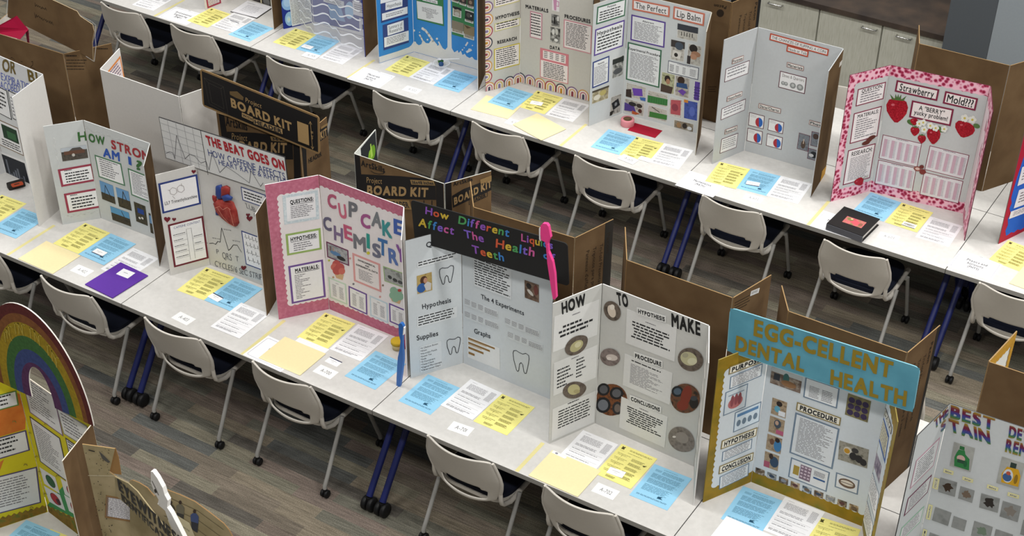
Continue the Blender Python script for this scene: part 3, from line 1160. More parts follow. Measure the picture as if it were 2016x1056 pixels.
tooth(t, f[0], (275, 450), 78, 92, -0.28)
tooth(t, f[0], (314, 838), 74, 86, -0.25)
tooth(t, f[1], (684, 927), 88, 112, 0.3)
DK = mat('#33363c')
words(t, f[0], 'Questions', (165, 299), (338, 255), (163, 271), DK, 0.02)
words(t, f[0], 'Hypothesis', (143, 636), (300, 598), (141, 610), DK, 0.02)
words(t, f[0], 'Supplies', (113, 808), (230, 780), (111, 782), DK, 0.02)
words(t, f[1], 'The 4 Experiments', (466, 578), (700, 671), (464, 553), DK, 0.02)
words(t, f[1], 'Graphs', (428, 767), (516, 797), (427, 741), DK, 0.02)
P2_ = '#d6dadd'
sheet(t, f[0], [(112, 378), (335, 322), (338, 352), (116, 412)], base=P2_, items=[('l', 0.03, 0.1, 0.97, 0.95, 2, INK, 0.15)])
sheet(t, f[0], [(112, 678), (330, 622), (334, 680), (116, 738)], base=P2_, items=[('l', 0.03, 0.05, 0.97, 0.98, 4, INK, 0.15)])
sheet(t, f[0], [(126, 842), (244, 812), (252, 950), (132, 984)], 'list', base=P2_, items=[('t', w, 0.04, 0.04 + i * 0.106, 0.04 + len(w) * 0.05, 0.1 + i * 0.106, DK, 0.01) for i, w in enumerate(
    ('*4 Chicken Bones', '*Water', '*Hawaiian Punch', '*Sweet Tea', '*Soda', '*4 Containers', '*Timer/Clock', '*Digital Microscope', '*Observation Chart'))])
photo(t, f[0], [(112, 455), (193, 433), (198, 532), (116, 553)], ('#a8925a', '#b59c62', '#8f7a4c'), [('e', 0.45, 0.32, 0.24, 0.22, '#4a2f22'), ('e', 0.56, 0.36, 0.13, 0.15, '#b98a72'), ('e', 0.28, 0.72, 0.3, 0.26, '#2f5c9e'), ('p', [(0.45, 0.6), (0.7, 0.45), (0.95, 0.6), (0.9, 0.95), (0.6, 0.95)], '#c9c6c4')])
photo(t, f[1], [(703, 478), (783, 503), (780, 600), (705, 573)], ('#4a3b33', '#6a5648', '#8a7464'), [('e', 0.4, 0.6, 0.25, 0.1, '#c9c4bd', 30), ('e', 0.8, 0.35, 0.15, 0.3, '#6e3f38'), ('e', 0.3, 0.25, 0.18, 0.16, '#2e2724')])
sheet(t, f[1], [(424, 350), (634, 424), (628, 582), (428, 508)], base=P2_, items=[('l', 0.02, 0.02, 0.98, 0.98, 11, INK, 0.25)])
for q in ([(378, 578), (556, 645), (562, 688), (376, 614)], [(378, 648), (558, 710), (566, 755), (376, 682)], [(596, 684), (784, 752), (786, 796), (596, 718)], [(612, 760), (802, 830), (804, 872), (612, 794)]):
    sheet(t, f[1], q, base='#d0d5d8', items=[('l', 0.0, 0.05, 0.16, 0.8, 5, GREYINK), ('l', 0.2, 0.1, 0.35, 0.85, 5, GREYINK), ('l', 0.4, 0.1, 0.55, 0.85, 5, GREYINK), ('l', 0.6, 0.2, 1.0, 0.95, 6, GREYINK)])
BR_ = '#8d6b3c'
sheet(t, f[1], [(392, 782), (570, 852), (566, 965), (390, 900)], base='#dee0e0', items=[('r', 0.03, 0.06, 0.85, 0.14, BR_), ('r', 0.03, 0.26, 0.7, 0.35, BR_), ('r', 0.03, 0.48, 0.5, 0.58, BR_), ('r', 0.03, 0.72, 0.22, 0.83, BR_), ('r', 0.03, 0.15, 0.6, 0.18, '#c2a676'), ('r', 0.03, 0.37, 0.45, 0.4, '#c2a676')])
hf = wall_frame((-4.2, 0.47), (-3.1, 0.47), 1.5)
h, h2 = header(t, hf, [(88, 38), (948, 278), (940, 503), (100, 262)], '#222222', None, 0, 0.02)
RB = [mat(c, 0.5) for c in ('#8a56b4', '#c85a3c', '#c9ad3e', '#4f9a5c', '#3f7fc4', '#7a5fc0', '#c05a94')]
k = 0
for s, bl, br, tl in (('How', (160, 113), (288, 148), (162, 74)), ('Different', (340, 166), (618, 240), (345, 124)), ('Liquids', (685, 262), (858, 307), (685, 222)),
                      ('Affect', (122, 179), (316, 228), (126, 136)), ('The', (375, 242), (482, 270), (369, 199)), ('Health', (545, 296), (757, 348), (548, 250)),
                      ('of', (806, 356), (872, 374), (806, 318)), ('Teeth', (418, 326), (592, 374), (413, 283))):
    cols = [RB[(k + i) % 7] for i in range(9)]
    letters(h, h2, s, bl, br, tl, cols, 0.03)
    k += 3

# HOW TO MAKE
zs(1060, 540, 2.933)
t, f = board('display_board', 'plain grey-white HOW TO MAKE board with rounded food photos', 'display board',
             [(-3.125, 0.279), (-3.003, 0.557), (-2.398, 0.53), (-2.268, 0.263)], front='#c4c4c0', edge='#d8d7d4')
BLK = mat('#1c1c1d')
letters(t, f[0], 'HOW', (136, 230), (272, 174), (132, 165), [BLK], 0.05)
letters(t, f[1], 'TO', (458, 174), (521, 190), (450, 102), [BLK], 0.05)
letters(t, f[1], 'MAKE', (770, 300), (936, 354), (768, 224), [BLK], 0.05)
for q, its in (([(88, 245), (348, 150), (340, 350), (85, 450)], [('l', 0.4, 0.13, 0.6, 0.2, 1, GREYINK), ('l', 0.1, 0.35, 0.92, 0.72, 3, INK, 0.4, 2, 0.5, True)]),
               ([(88, 515), (340, 408), (330, 595), (85, 705)], [('l', 0.4, 0.08, 0.6, 0.15, 1, GREYINK), ('l', 0.08, 0.25, 0.45, 0.88, 6, INK, 0.5), ('l', 0.52, 0.18, 0.75, 0.8, 6, INK, 0.5)]),
               ([(80, 775), (328, 680), (322, 850), (75, 965)], [('l', 0.35, 0.02, 0.65, 0.1, 1, INK), ('l', 0.14, 0.15, 0.9, 0.75, 7, INK, 0.1)])):
    sheet(t, f[0], q, base='#d8d8d6', items=its)
for q, its in (([(513, 200), (802, 310), (785, 502), (503, 398)], [('l', 0.38, 0.16, 0.62, 0.22, 1, GREYINK), ('l', 0.1, 0.28, 0.92, 0.8, 6, INK, 0.25, 4, 0.5, True)]),
               ([(497, 458), (777, 572), (757, 755), (490, 640)], [('l', 0.15, 0.1, 0.85, 0.18, 1, INK), ('l', 0.14, 0.22, 0.85, 0.85, 16, GREYINK, 0.5)]),
               ([(478, 705), (748, 825), (728, 1002), (468, 885)], [('l', 0.4, 0.1, 0.62, 0.17, 1, GREYINK), ('l', 0.14, 0.2, 0.92, 0.75, 8, INK, 0.25, 4, 0.5, True)])):
    sheet(t, f[1], q, base='#d8d8d6', items=its)
for q, s in (([(572, 190), (740, 242), (737, 280), (570, 228)], 'HYPOTHESIS'), ([(555, 448), (720, 500), (717, 542), (552, 485)], 'PROCEDURE'), ([(530, 695), (712, 767), (709, 802), (528, 732)], 'CONCLUSIONS')):
    label(t, f[1], q, s, '#dededb', bold=0.06, pad=(0.04, 0.2))


def oval(t, fr, c, rx, ry, rot, pal, blobs, pt=0.0):
    a = frame_art(fr, 0.0009 if rx == 92 else 0.0035)
    pts = []
    for k in range(28):
        q = 2 * math.pi * k / 28
        s = 1 + pt * max(0, math.cos(q)) ** 6
        x, y = rx * math.cos(q) * s, ry * math.sin(q)
        r = math.radians(rot)
        pts.append((c[0] + x * math.cos(r) - y * math.sin(r), c[1] + x * math.sin(r) + y * math.cos(r)))
    a.poly(pts, pic(*pal, scale=30))
    for b in blobs:
        a.ell((c[0] + b[0], c[1] + b[1]), b[2], b[3], b[4], b[5] if len(b) > 5 else 0)
    put(t, a, 'rounded_photo')


DKP, CRM = ('#5a5048', '#6d6259', '#4a4039'), '#cbbfa8'
oval(t, f[1], (428, 211), 60, 46, 62, DKP, [(-3, 2, 22, 38, '#d6c8b8', -20), (0, -22, 14, 16, '#e2dacf')])
oval(t, f[0], (216, 410), 72, 48, -38, DKP, [(2, 4, 45, 26, '#b5ae82', -40), (10, -5, 22, 14, '#cfc9a4', -40)], 0.1)
oval(t, f[0], (204, 668), 66, 48, -15, DKP, [(-2, -3, 36, 30, '#b5ae82', -20), (15, 8, 18, 12, '#a39a70')], 0.1)
oval(t, f[1], (416, 478), 58, 50, 18, ('#6f6360', '#877a76', '#5f5450'), [(10, 2, 34, 18, '#c9bdb6', 10), (-5, 8, 14, 9, '#ddd4cd')])
oval(t, f[1], (880, 492), 75, 66, 25, DKP, [(-10, -5, 50, 38, '#bdb994', 25), (10, 10, 28, 20, '#d2cfb0'), (-30, -25, 18, 14, '#a9a48a')])
oval(t, f[1], (422, 726), 92, 92, 20, ('#3a2417', '#7a4a2a', '#2a1a12'), [(-45, -60, 36, 36, '#1c1c1e'), (-45, -60, 24, 24, '#55565a'), (30, -38, 40, 36, '#1c1c1e'), (30, -38, 26, 24, '#5c5d62'), (-48, 30, 44, 46, '#1c1c1e'), (-48, 30, 30, 32, '#6c7078'), (35, 48, 30, 38, '#2a2a2c'), (35, 48, 18, 24, '#6a5e58')])
oval(t, f[1], (850, 716), 86, 84, 50, ('#43352e', '#6e4a36', '#2e2622'), [(-45, -40, 34, 32, '#22262a'), (-45, -40, 22, 20, '#4f5f6e'), (5, -15, 30, 60, '#7c3426', 15), (-15, 40, 34, 30, '#7c3426'), (50, 25, 26, 34, '#23201f'), (50, 0, 20, 14, '#3d3f44')])
oval(t, f[1], (826, 953), 80, 66, 40, ('#6e6660', '#857c74', '#5a524c'), [(5, -10, 40, 30, '#8f867e', 30), (-40, -15, 10, 6, '#d8d0c8')], 0.1)
a = uv_art(f[2], 0.001)
rnd = random.Random(4)
for i in range(7):
    y = 0.08 + i * 0.12
    a.poly([(0.03, y), (0.1 + rnd.random() * 0.1, y + 0.02), (0.24, y + 0.09), (0.08, y + 0.1)], '#e4e2de')
put(t, a, 'crumpled_tape')

# EGG-CELLENT DENTAL HEALTH
zs(1370, 600, 2.3155)
FOIL = speckle('gold_green_paper', ('#7d6a1a', '#987a20', '#727026'), 7, 0.4)
t, f = board('display_board', 'gold bordered dental board under a light blue EGG-CELLENT DENTAL HEALTH header', 'display board',
             [(-2.237, 0.31), (-2.098, 0.583), (-1.49, 0.582), (-1.362, 0.335)], front=FOIL, edge='#9a8a4a')
CW = mat('#ced5da')
scallop(t, f[0], 0.05, None, 0.08, 0.085, CW)
scallop(t, f[1], None, None, 0.08, 0.05, CW)
scallop(t, f[2], None, 0.05, 0.08, 0.085, CW)
SLATE = mat('#6f8194')
GB_ = mat('#8a7a4a')


def capt(fr, q, s):
    label(t, fr, q, s, '#e4e0d2', GB_, 0.006, bold=0.06, pad=(0.08, 0.22))


capt(f[0], [(152, 282), (304, 226), (302, 262), (148, 318)], 'PURPOSE')
capt(f[0], [(118, 620), (278, 558), (275, 597), (110, 660)], 'HYPOTHESIS')
capt(f[0], [(108, 735), (262, 672), (258, 708), (100, 775)], 'CONCLUSION')
capt(f[1], [(462, 443), (663, 515), (658, 553), (458, 480)], 'PROCEDURE')
for q, n in (([(158, 330), (304, 266), (298, 326), (150, 386)], 6), ([(122, 670), (258, 610), (252, 655), (115, 720)], 5), ([(110, 785), (243, 720), (238, 780), (102, 845)], 8)):
    sheet(t, f[0], q, border=SLATE, bw=0.006, base='#dfe2e4', items=[('l', 0.08, 0.12, 0.93, 0.92, n, GREYINK, 0.1)])
sheet(t, f[0], [(135, 400), (238, 358), (225, 465), (122, 510)], 'picture', border=SLATE, bw=0.006, base='#c9d2d8', items=[('e', 0.5, 0.6, 0.33, 0.25, '#b06a6a'), ('e', 0.35, 0.5, 0.08, 0.25, '#8a4a50'), ('e', 0.52, 0.48, 0.08, 0.25, '#8a4a50'), ('e', 0.68, 0.5, 0.08, 0.25, '#8a4a50'), ('r', 0.15, 0.2, 0.85, 0.25, '#8b9aa8')])
sheet(t, f[0], [(178, 490), (297, 443), (290, 530), (168, 585)], 'picture', border=SLATE, bw=0.006, base='#d3e0ea', items=[('r', 0.1, 0.15, 0.9, 0.3, '#5d86b0')] + [('e', 0.18 + 0.21 * i, 0.62, 0.08, 0.16, '#6f8294') for i in range(4)])
sheet(t, f[1], [(498, 330), (660, 380), (640, 475), (492, 420)], border=SLATE, bw=0.007, base='#dfe2e4', items=[('l', 0.15, 0.35, 0.45, 0.9, 8, GREYINK), ('l', 0.52, 0.35, 0.85, 0.9, 7, GREYINK)])
sheet(t, f[1], [(455, 493), (658, 565), (622, 750), (425, 675)], border=SLATE, bw=0.009, base='#d5dade', items=[('l', 0.12, 0.08, 0.9, 0.92, 24, GREYINK, 0.5)])
sheet(t, f[1], [(435, 695), (610, 765), (598, 855), (420, 785)], border=SLATE, bw=0.007, base='#d9dcdf', items=[('r', 0.1, 0.3, 0.25, 0.75, '#a58c3e'), ('r', 0.27, 0.15, 0.55, 0.85, '#7d6878')] + [('r', 0.29 + 0.09 * (i % 3), 0.2 + 0.16 * (i // 3), 0.35 + 0.09 * (i % 3), 0.28 + 0.16 * (i // 3), '#c9b8c4') for i in range(12)] + [('r', 0.62, 0.5, 0.92, 0.58, '#365a8a'), ('l', 0.62, 0.2, 0.92, 0.45, 4, GREYINK)])
sheet(t, f[1], [(640, 765), (747, 800), (738, 868), (632, 830)], 'picture', border=SLATE, bw=0.007, base='#d9dcdf', items=[('e', 0.5, 0.5, 0.36, 0.3, '#6e5a4a'), ('e', 0.5, 0.48, 0.28, 0.17, '#d8cfc2'), ('r', 0.2, 0.47, 0.8, 0.51, '#4a3a32')])
photo(t, f[1], [(345, 285), (490, 330), (472, 405), (340, 355)], ('#5f5148', '#7c6b60', '#b0a698'), [('r', 0, 0, 1, 0.25, '#c4c8c8'), ('e', 0.5, 0.4, 0.1, 0.3, '#3f6a66'), ('e', 0.6, 0.7, 0.25, 0.2, '#8f6a4a'), ('r', 0.1, 0.3, 0.3, 0.7, '#3b3f48')])
photo(t, f[1], [(690, 400), (800, 442), (782, 540), (685, 500)], ('#6a6448', '#857d58', '#57533c'), [('e', 0.2 + 0.3 * (i % 3), 0.25 + 0.28 * (i // 3), 0.14, 0.13, '#3b3050') for i in range(9)])
for i, (q, its) in enumerate((([(350, 425), (418, 445), (408, 520), (342, 495)], [('e', 0.5, 0.25, 0.2, 0.16, '#2c2422'), ('e', 0.4, 0.6, 0.2, 0.2, '#5fa0b8'), ('r', 0.5, 0.65, 0.95, 0.95, '#dfe2e6')]),
                              ([(338, 505), (407, 530), (397, 603), (332, 578)], [('e', 0.55, 0.35, 0.24, 0.26, '#3f4a58'), ('e', 0.5, 0.3, 0.12, 0.14, '#b99a86'), ('r', 0.5, 0.7, 1, 0.95, '#b05a78')]),
                              ([(327, 588), (393, 612), (387, 685), (320, 655)], [('e', 0.75, 0.55, 0.26, 0.38, '#3f78a8'), ('e', 0.7, 0.2, 0.16, 0.15, '#2c2220'), ('e', 0.35, 0.4, 0.15, 0.2, '#6a4a38')]),
                              ([(315, 668), (382, 690), (372, 760), (310, 735)], [('e', 0.7, 0.5, 0.3, 0.35, '#35485f'), ('r', 0, 0.6, 0.4, 1, '#a5566a'), ('e', 0.45, 0.2, 0.15, 0.18, '#3a2b24')]))):
    photo(t, f[1], q, ('#8d7a62', '#a8957c', '#6b5a48'), its)
photo(t, f[1], [(658, 622), (793, 660), (778, 745), (645, 705)], ('#7d7a6c', '#9a968a', '#68665a'), [('e', 0.3, 0.4, 0.14, 0.2, '#c9c4b8'), ('e', 0.28, 0.42, 0.1, 0.13, '#b98a2a'), ('e', 0.5, 0.6, 0.13, 0.2, '#2c2a2c'), ('e', 0.7, 0.65, 0.13, 0.2, '#2c2a2c'), ('e', 0.85, 0.75, 0.12, 0.18, '#2c2a2c'), ('e', 0.55, 0.28, 0.12, 0.13, '#3a3838')])
for i in range(9):
    x, y = 292 + 53.4 * i, 762 + 20.6 * i
    photo(t, f[1], [(x - 18, y - 20), (x + 24, y - 6), (x + 20, y + 20), (x - 22, y + 6)], None, [('e', 0.5, 0.5, 0.3, 0.25, ('#6a5a4a', '#3a4658', '#8a8f98', '#5a3a3a')[i % 4])], seed=i)
label(t, f[2], [(868, 472), (896, 560), (892, 592), (862, 500)], 'DATA', '#e4e0d2', '#2c2c2c', 0.004)
sheet(t, f[2], [(853, 492), (884, 605), (862, 712), (832, 610)], border='#3d61a0', bw=0.016, base='#d8d2b8', items=[('l', 0.1, 0.1, 0.9, 0.9, 8, GREYINK)])
photo(t, f[2], [(822, 650), (848, 740), (836, 812), (810, 725)], ('#4a3f58', '#8a7f90', '#b8b0b8'))
sheet(t, f[2], [(803, 735), (838, 872), (818, 968), (778, 828)], border=SLATE, bw=0.006, items=[('l', 0.1, 0.1, 0.9, 0.9, 9, GREYINK)])
sheet(t, f[2], [(778, 870), (812, 1010), (792, 1100), (758, 960)], border=SLATE, bw=0.006, items=[('l', 0.1, 0.1, 0.9, 0.9, 9, GREYINK)])
hf = wall_frame((-2.4, 0.42), (-1.2, 0.42), 1.5)
h, h2 = header(t, hf, [(158, 14), (1030, 285), (988, 492), (142, 208)], speckle('light_blue_foam', ('#5592a6', '#5b9aae', '#62a2b6'), 8, 0.6), '#7fb8c8', 0.003, 0.03)
MUST = mat('#8f7a28')
for s, bl, br, tl in (('EGG-CELLENT', (263, 137), (893, 335), (268, 65)), ('DENTAL', (180, 203), (493, 307), (185, 140)), ('HEALTH', (612, 360), (958, 462), (616, 294))):
    letters(h, h2, s, bl, br, tl, [MUST], 0.055)

# THE BEST STAIN REMOVER, lower right corner
zs(1760, 780, 3.824)
SP0, SP1, e_ = ft(1806.5, 859), ft(1871, 795.5), ft(2016, 843)
d_ = (Vector(e_) - Vector(SP1)).normalized() * 0.6096
SP2 = (SP1[0] + d_.x, SP1[1] + d_.y)
t, f = board('display_board', 'white board with foil BEST STAIN letters in the lower right corner', 'display board',
             [SP0, SP1, SP2, (SP2[0] + 0.07, SP2[1] - 0.296)], front='#c2c6c7', edge='#3a3a3a')


def foil():
    m, nt, b = nodes('rainbow_foil', 0.35, 0.3, 0.5)
    tc = nt.nodes.new('ShaderNodeTexCoord')
    sp = nt.nodes.new('ShaderNodeSeparateXYZ')
    ml = nt.nodes.new('ShaderNodeMath')
    ml.operation = 'MULTIPLY'
    ml.inputs[1].default_value = 12.5
    fr_ = nt.nodes.new('ShaderNodeMath')
    fr_.operation = 'FRACT'
    r = nt.nodes.new('ShaderNodeValToRGB')
    cols = ('#6a2348', '#7d2b3c', '#a88a2c', '#3f7a4a', '#3a4f9a', '#5a2b78')
    els = r.color_ramp.elements
    while len(els) < len(cols):
        els.new(0.5)
    for i, (e, c) in enumerate(zip(els, cols)):
        e.position, e.color = i / 5, lin(c)
    nt.links.new(tc.outputs['Object'], sp.inputs[0])
    nt.links.new(sp.outputs[2], ml.inputs[0])
    nt.links.new(ml.outputs[0], fr_.inputs[0])
    nt.links.new(fr_.outputs[0], r.inputs[0])
    nt.links.new(r.outputs[0], b.inputs['Base Color'])
    return m


FO = foil()
letters(t, f[1], 'BEST', (424, 160), (756, 258), (430, 66), [FO], 0.06)
letters(t, f[1], 'TAIN', (420, 262), (728, 360), (410, 166), [FO], 0.06)
letters(t, f[1], 'DETERGENT', (862, 306), (1345, 450), (872, 222), [FO], 0.06)
letters(t, f[1], 'REMOVER', (836, 414), (1240, 530), (850, 322), [FO], 0.06)
letters(t, f[0], 'THE', (305, 248), (410, 136), (300, 178), [FO], 0.06)
letters(t, f[0], 'S', (352, 272), (390, 232), (352, 208), [FO], 0.06)
GP = ('#9c9d98', '#a8a9a4', '#8f908c')
photo(t, f[1], [(455, 350), (612, 388), (575, 575), (420, 522)], GP, [('p', [(0.3, 0.08), (0.52, 0.08), (0.54, 0.22), (0.3, 0.22)], '#2c6a3a'), ('p', [(0.28, 0.24), (0.56, 0.22), (0.62, 0.36), (0.85, 0.5), (0.92, 0.95), (0.2, 0.95), (0.14, 0.6), (0.2, 0.4)], '#2f7a42'), ('e', 0.45, 0.57, 0.2, 0.13, '#c9a8a0'), ('r', 0.3, 0.62, 0.75, 0.76, '#2b4f3a'), ('e', 0.7, 0.75, 0.08, 0.12, '#24603a')], scale=10)
photo(t, f[1], [(815, 455), (985, 508), (940, 708), (770, 652)], GP, [('r', 0.42, 0.1, 0.68, 0.32, '#2b3a34'), ('p', [(0.3, 0.3), (0.8, 0.28), (0.95, 0.5), (0.95, 0.9), (0.2, 0.92), (0.14, 0.6)], '#c99a1e'), ('e', 0.42, 0.62, 0.22, 0.25, '#c8ccd0'), ('e', 0.4, 0.68, 0.2, 0.15, '#3a5a8a'), ('e', 0.42, 0.52, 0.1, 0.07, '#b4513a'), ('e', 0.78, 0.65, 0.08, 0.18, '#8a6a1a')], scale=10)
YL = '#d9d39a'
for q, s in (([(378, 545), (452, 566), (446, 594), (372, 572)], 'Before'), ([(520, 604), (600, 628), (593, 652), (514, 627)], 'After'), ([(705, 663), (788, 690), (782, 716), (700, 690)], 'Before'), ([(860, 722), (946, 746), (940, 773), (854, 748)], 'After')):
    label(t, f[1], q, s, '#d2d0b8', YL, 0.006, bold=0.01, pad=(0.2, 0.28))
for q, s in (([(304, 614), (346, 622), (330, 704), (288, 690)], 'M\nU\nD'), ([(262, 812), (294, 824), (272, 934), (243, 920)], 'G\nR\nA\nS\nS'), ([(224, 1000), (252, 1008), (234, 1100), (204, 1088)], 'I\nN\nK')):
    label(t, f[1], q, s, '#d2d0b8', YL, 0.006, bold=0.0, pad=(0.36, 0.1))
for q, c in (([(352, 618), (478, 646), (458, 762), (332, 718)], '#3a2b1e'), ([(500, 678), (608, 712), (588, 808), (485, 768)], '#6e5e50'), ([(660, 735), (800, 770), (780, 880), (640, 838)], '#2a2420'), ([(818, 788), (958, 832), (930, 952), (798, 905)], '#7d766e'),
             ([(310, 832), (430, 880), (410, 985), (290, 932)], None), ([(450, 903), (548, 938), (530, 1022), (432, 985)], None), ([(605, 938), (742, 988), (720, 1100), (582, 1050)], '#6a7a68'), ([(765, 1000), (895, 1045), (870, 1160), (745, 1110)], None), ([(268, 1025), (380, 1068), (360, 1170), (250, 1120)], None), ([(975, 930), (1090, 970), (1070, 1080), (950, 1040)], None)):
    rs_ = random.Random(q[0][0])
    bl = [('p', [(0.5 + 0.36 * r_ * math.cos(k * 0.35), 0.48 + 0.36 * r_ * math.sin(k * 0.35)) for k, r_ in ((k, rs_.uniform(0.55, 1.05)) for k in range(18))], c)] if c else []
    photo(t, f[1], q, ('#7f8180', '#8d8f8d', '#747674'), bl, scale=14)
for q, c in (([(165, 485), (336, 322), (302, 525), (122, 690)], '#b58d9c'), ([(102, 770), (280, 598), (255, 722), (75, 905)], '#6b2f4a'), ([(52, 995), (222, 835), (200, 948), (30, 1112)], '#8db59c')):
    sheet(t, f[0], q, border=c, bw=0.008, base='#cfd1d2', items=[('l', 0.12, 0.12, 0.9, 0.9, 9, GREYINK, 0.2)])

# ------------------------------------------------------------------ rear row, left to right
# engineering board at the top edge
zs(380, 0, 9.6)
t, f = board('display_board', 'board with a crimson framed sheet cut off by the top edge, beside the engineering placard', 'display board',
             [(-8.09, 3.284), (-8.0, 3.62), (-7.46, 3.60), (-7.42, 3.302)], front='#dcd8d4')
sheet(t, f[0], [(243, -120), (500, -235), (515, 42), (266, 180)], border='#a8324a', bw=0.012, base='#ecdcdc', items=[('l', 0.1, 0.05, 0.95, 0.95, 11, INK, 0.1, 2, 0.35)])
sheet(t, f[1], [(1075, -200), (1500, -75), (1490, 160), (1075, 18)], 'picture', border='#d9cfa8', bw=0.014, base='#3a3634', items=[('r', 0.48, 0, 0.53, 1, '#d9cfa8'), ('e', 0.75, 0.6, 0.15, 0.3, '#6a6a68'), ('e', 0.3, 0.6, 0.1, 0.2, '#55504c')])

# dark blue wave board with a clear film
zs(540, 0, 8.123)
t, f = board('display_board', 'dark blue board behind a clear film with white wavy ribbons', 'display board',
             [fb(558, 57.5), fb(617.5, 44), (-6.615, 3.585), (-6.557, 3.314)], front='#1b2f88')
LB = mat('#8fb8dc')
a = frame_art(f[0], 0.001)
a.ell((210, 60), 95, 105, '#8db4e0')
a.ell((205, 40), 60, 70, '#a9c8e8')
a.ell((245, 300), 75, 115, LB)
a.ell((228, 310), 34, 50, '#b4d4e8')
a.ell((235, 310), 16, 22, '#c9dccb')
put(t, a, 'bubble_print')
sheet(t, f[0], [(228, -140), (565, -260), (600, 340), (283, 422)], base='#dfe2e2', items=[('l', 0.03, 0.03, 0.97, 0.97, 26, INK, 0.1, 3, 0.28)])
a = frame_art(f[1], 0.001)
a.ell((1205, 165), 75, 140, LB)
a.poly([(860, 60), (1060, 100), (1140, 350), (900, 300)], '#6f96c4')
a.poly([(640, 362), (1445, 585), (1445, 525), (640, 348)], '#d4d6da')
put(t, a, 'bubble_print')
sheet(t, f[1], [(1255, 15), (1500, 70), (1500, 290), (1262, 232)], base='#d5d3da', items=[('l', 0.1, 0.2, 0.9, 0.8, 4, GREYINK)])
sheet(t, f[1], [(1352, 285), (1500, 325), (1500, 560), (1370, 505)], base='#cfd0d8', items=[('r', 0.3, 0.4, 0.6, 0.75, '#5a5a78')])
sheet(t, f[1], [(780, -60), (1120, 20), (1115, 115), (790, 20)], base='#c9ccd4', items=[('l', 0.1, 0.2, 0.9, 0.9, 3, GREYINK)])
m, nt, b = nodes('clear_film', 0.12, 0, 0.5)
b.inputs['Base Color'].default_value = (0.92, 0.93, 0.95, 1)
b.inputs['Alpha'].default_value = 0.22
FILM = m
pl = [(-7.275, 3.456), (-7.05, 3.345), (-6.935, 3.39), (-6.775, 3.315), (-6.585, 3.345)]
fm = MB()
for (x0, y0), (x1, y1) in zip(pl, pl[1:]):
    fm.poly([(x0, y0, TZ + 0.003), (x1, y1, TZ + 0.003), (x1, y1, TZ + 0.88), (x0, y0, TZ + 0.88)], FILM)
film = fm.build('clear_film', t)
film['label'] = 'clear plastic film with white wavy ribbons'
for k in range(8):
    m = MB()
    z = 0.80 - 0.001 + 0.075 * k
    tot, pts = 0.0, []
    for (x0, y0), (x1, y1) in zip(pl, pl[1:]):
        n = 16
        for i in range(n):
            q = i / n
            x, y = x0 + (x1 - x0) * q, y0 + (y1 - y0) * q
            pts.append(Vector((x, y - 0.004, z + 0.012 * math.sin(tot * 2 * math.pi / 0.15))))
            tot += math.hypot(x1 - x0, y1 - y0) / n
    w_ = Vector((0, 0, 0.006))
    for p, q in zip(pts, pts[1:]):
        m.poly([p - w_, q - w_, q + w_, p + w_], '#e9ecf2')
    m.build('wavy_ribbon', film)

# bright blue splash board
zs(730, 0, 5.865)
BLU = mat('#3583c6', 0.5)
t, f = board('display_board', 'bright blue splash board with white drips and a green photo card', 'display board',
             [fb(746.5, 125), fb(815.3, 102.3), (-5.672, 3.607), fb(940, 179)], front=BLU, edge='#d6d8d8')
WS = mat('#d5d6d4', 0.5)
a = frame_art(f[0])
a.poly([(88, 660), (300, 595), (440, 545), (470, 520), (495, 480), (505, 480), (505, 605), (102, 735)], WS)
put(t, a, 'splash')
a = frame_art(f[1])
a.poly([(500, 480), (518, 480), (530, 505), (555, 522), (585, 510), (598, 470), (640, 498), (672, 500), (695, 465), (740, 510), (775, 530), (800, 500), (830, 555), (860, 575), (886, 545), (890, -80), (920, -80), (935, 555), (965, 605), (990, 590), (1003, 580), (1015, 612), (1040, 585), (1060, 635), (1085, 620), (1105, 650), (1140, 670), (1170, 655), (1200, 690), (1310, 710), (1310, 835), (497, 602)], WS)
a.stroke([(595, 330), (630, 350), (662, 390), (690, 430), (718, 475), (755, 520)], 0.020, WS)
a.stroke([(565, 405), (580, 430), (600, 470), (620, 490)], 0.014, WS)
a.stroke([(785, 485), (800, 520), (825, 560)], 0.012, WS)
for p, r in (((655, 458), 10), ((765, 447), 12), ((500, 352), 13), ((565, 372), 6), ((600, 328), 14), ((1080, 552), 6), ((1060, 575), 9), ((1175, 525), 7), ((1140, 575), 16)):
    a.ell(p, r, r, WS)
a.stroke([(1098, 525), (1120, 490)], 0.012, WS)
a.stroke([(1110, 600), (1160, 575)], 0.016, WS)
put(t, a, 'splash')
NV2 = mat('#34447a')
sheet(t, f[0], [(100, -120), (424, -190), (428, 175), (128, 262)], 'card', base=NV2)
sheet(t, f[0], [(128, 285), (430, 208), (440, 490), (155, 578)], 'card', base=NV2)
label(t, f[0], [(165, 30), (362, -12), (362, 68), (170, 118)], 'Hypothesis', '#dfe1e2', bold=0.0, pad=(0.08, 0.25), lift=0.003)
label(t, f[0], [(185, 290), (375, 235), (380, 350), (195, 412)], 'Summary of\nResearch', '#dfe1e2', bold=0.0, pad=(0.08, 0.12), lift=0.003)
sheet(t, f[0], [(105, -30), (300, -75), (300, -5), (112, 40)], base='#dfe1e2', lift=0.003)
sheet(t, f[0], [(125, 155), (420, 76), (422, 152), (130, 238)], base='#dfe1e2', lift=0.003, items=[('l', 0.15, 0.3, 0.85, 0.8, 2, GREYINK, 0.2)])
sheet(t, f[0], [(148, 435), (432, 352), (437, 465), (158, 545)], base='#dfe1e2', lift=0.003, items=[('l', 0.1, 0.15, 0.9, 0.85, 5, GREYINK, 0.2)])
GR3 = mat('#3c7a4c')
sheet(t, f[1], [(525, -120), (840, -40), (843, 295), (532, 228)], 'card', base=GR3)
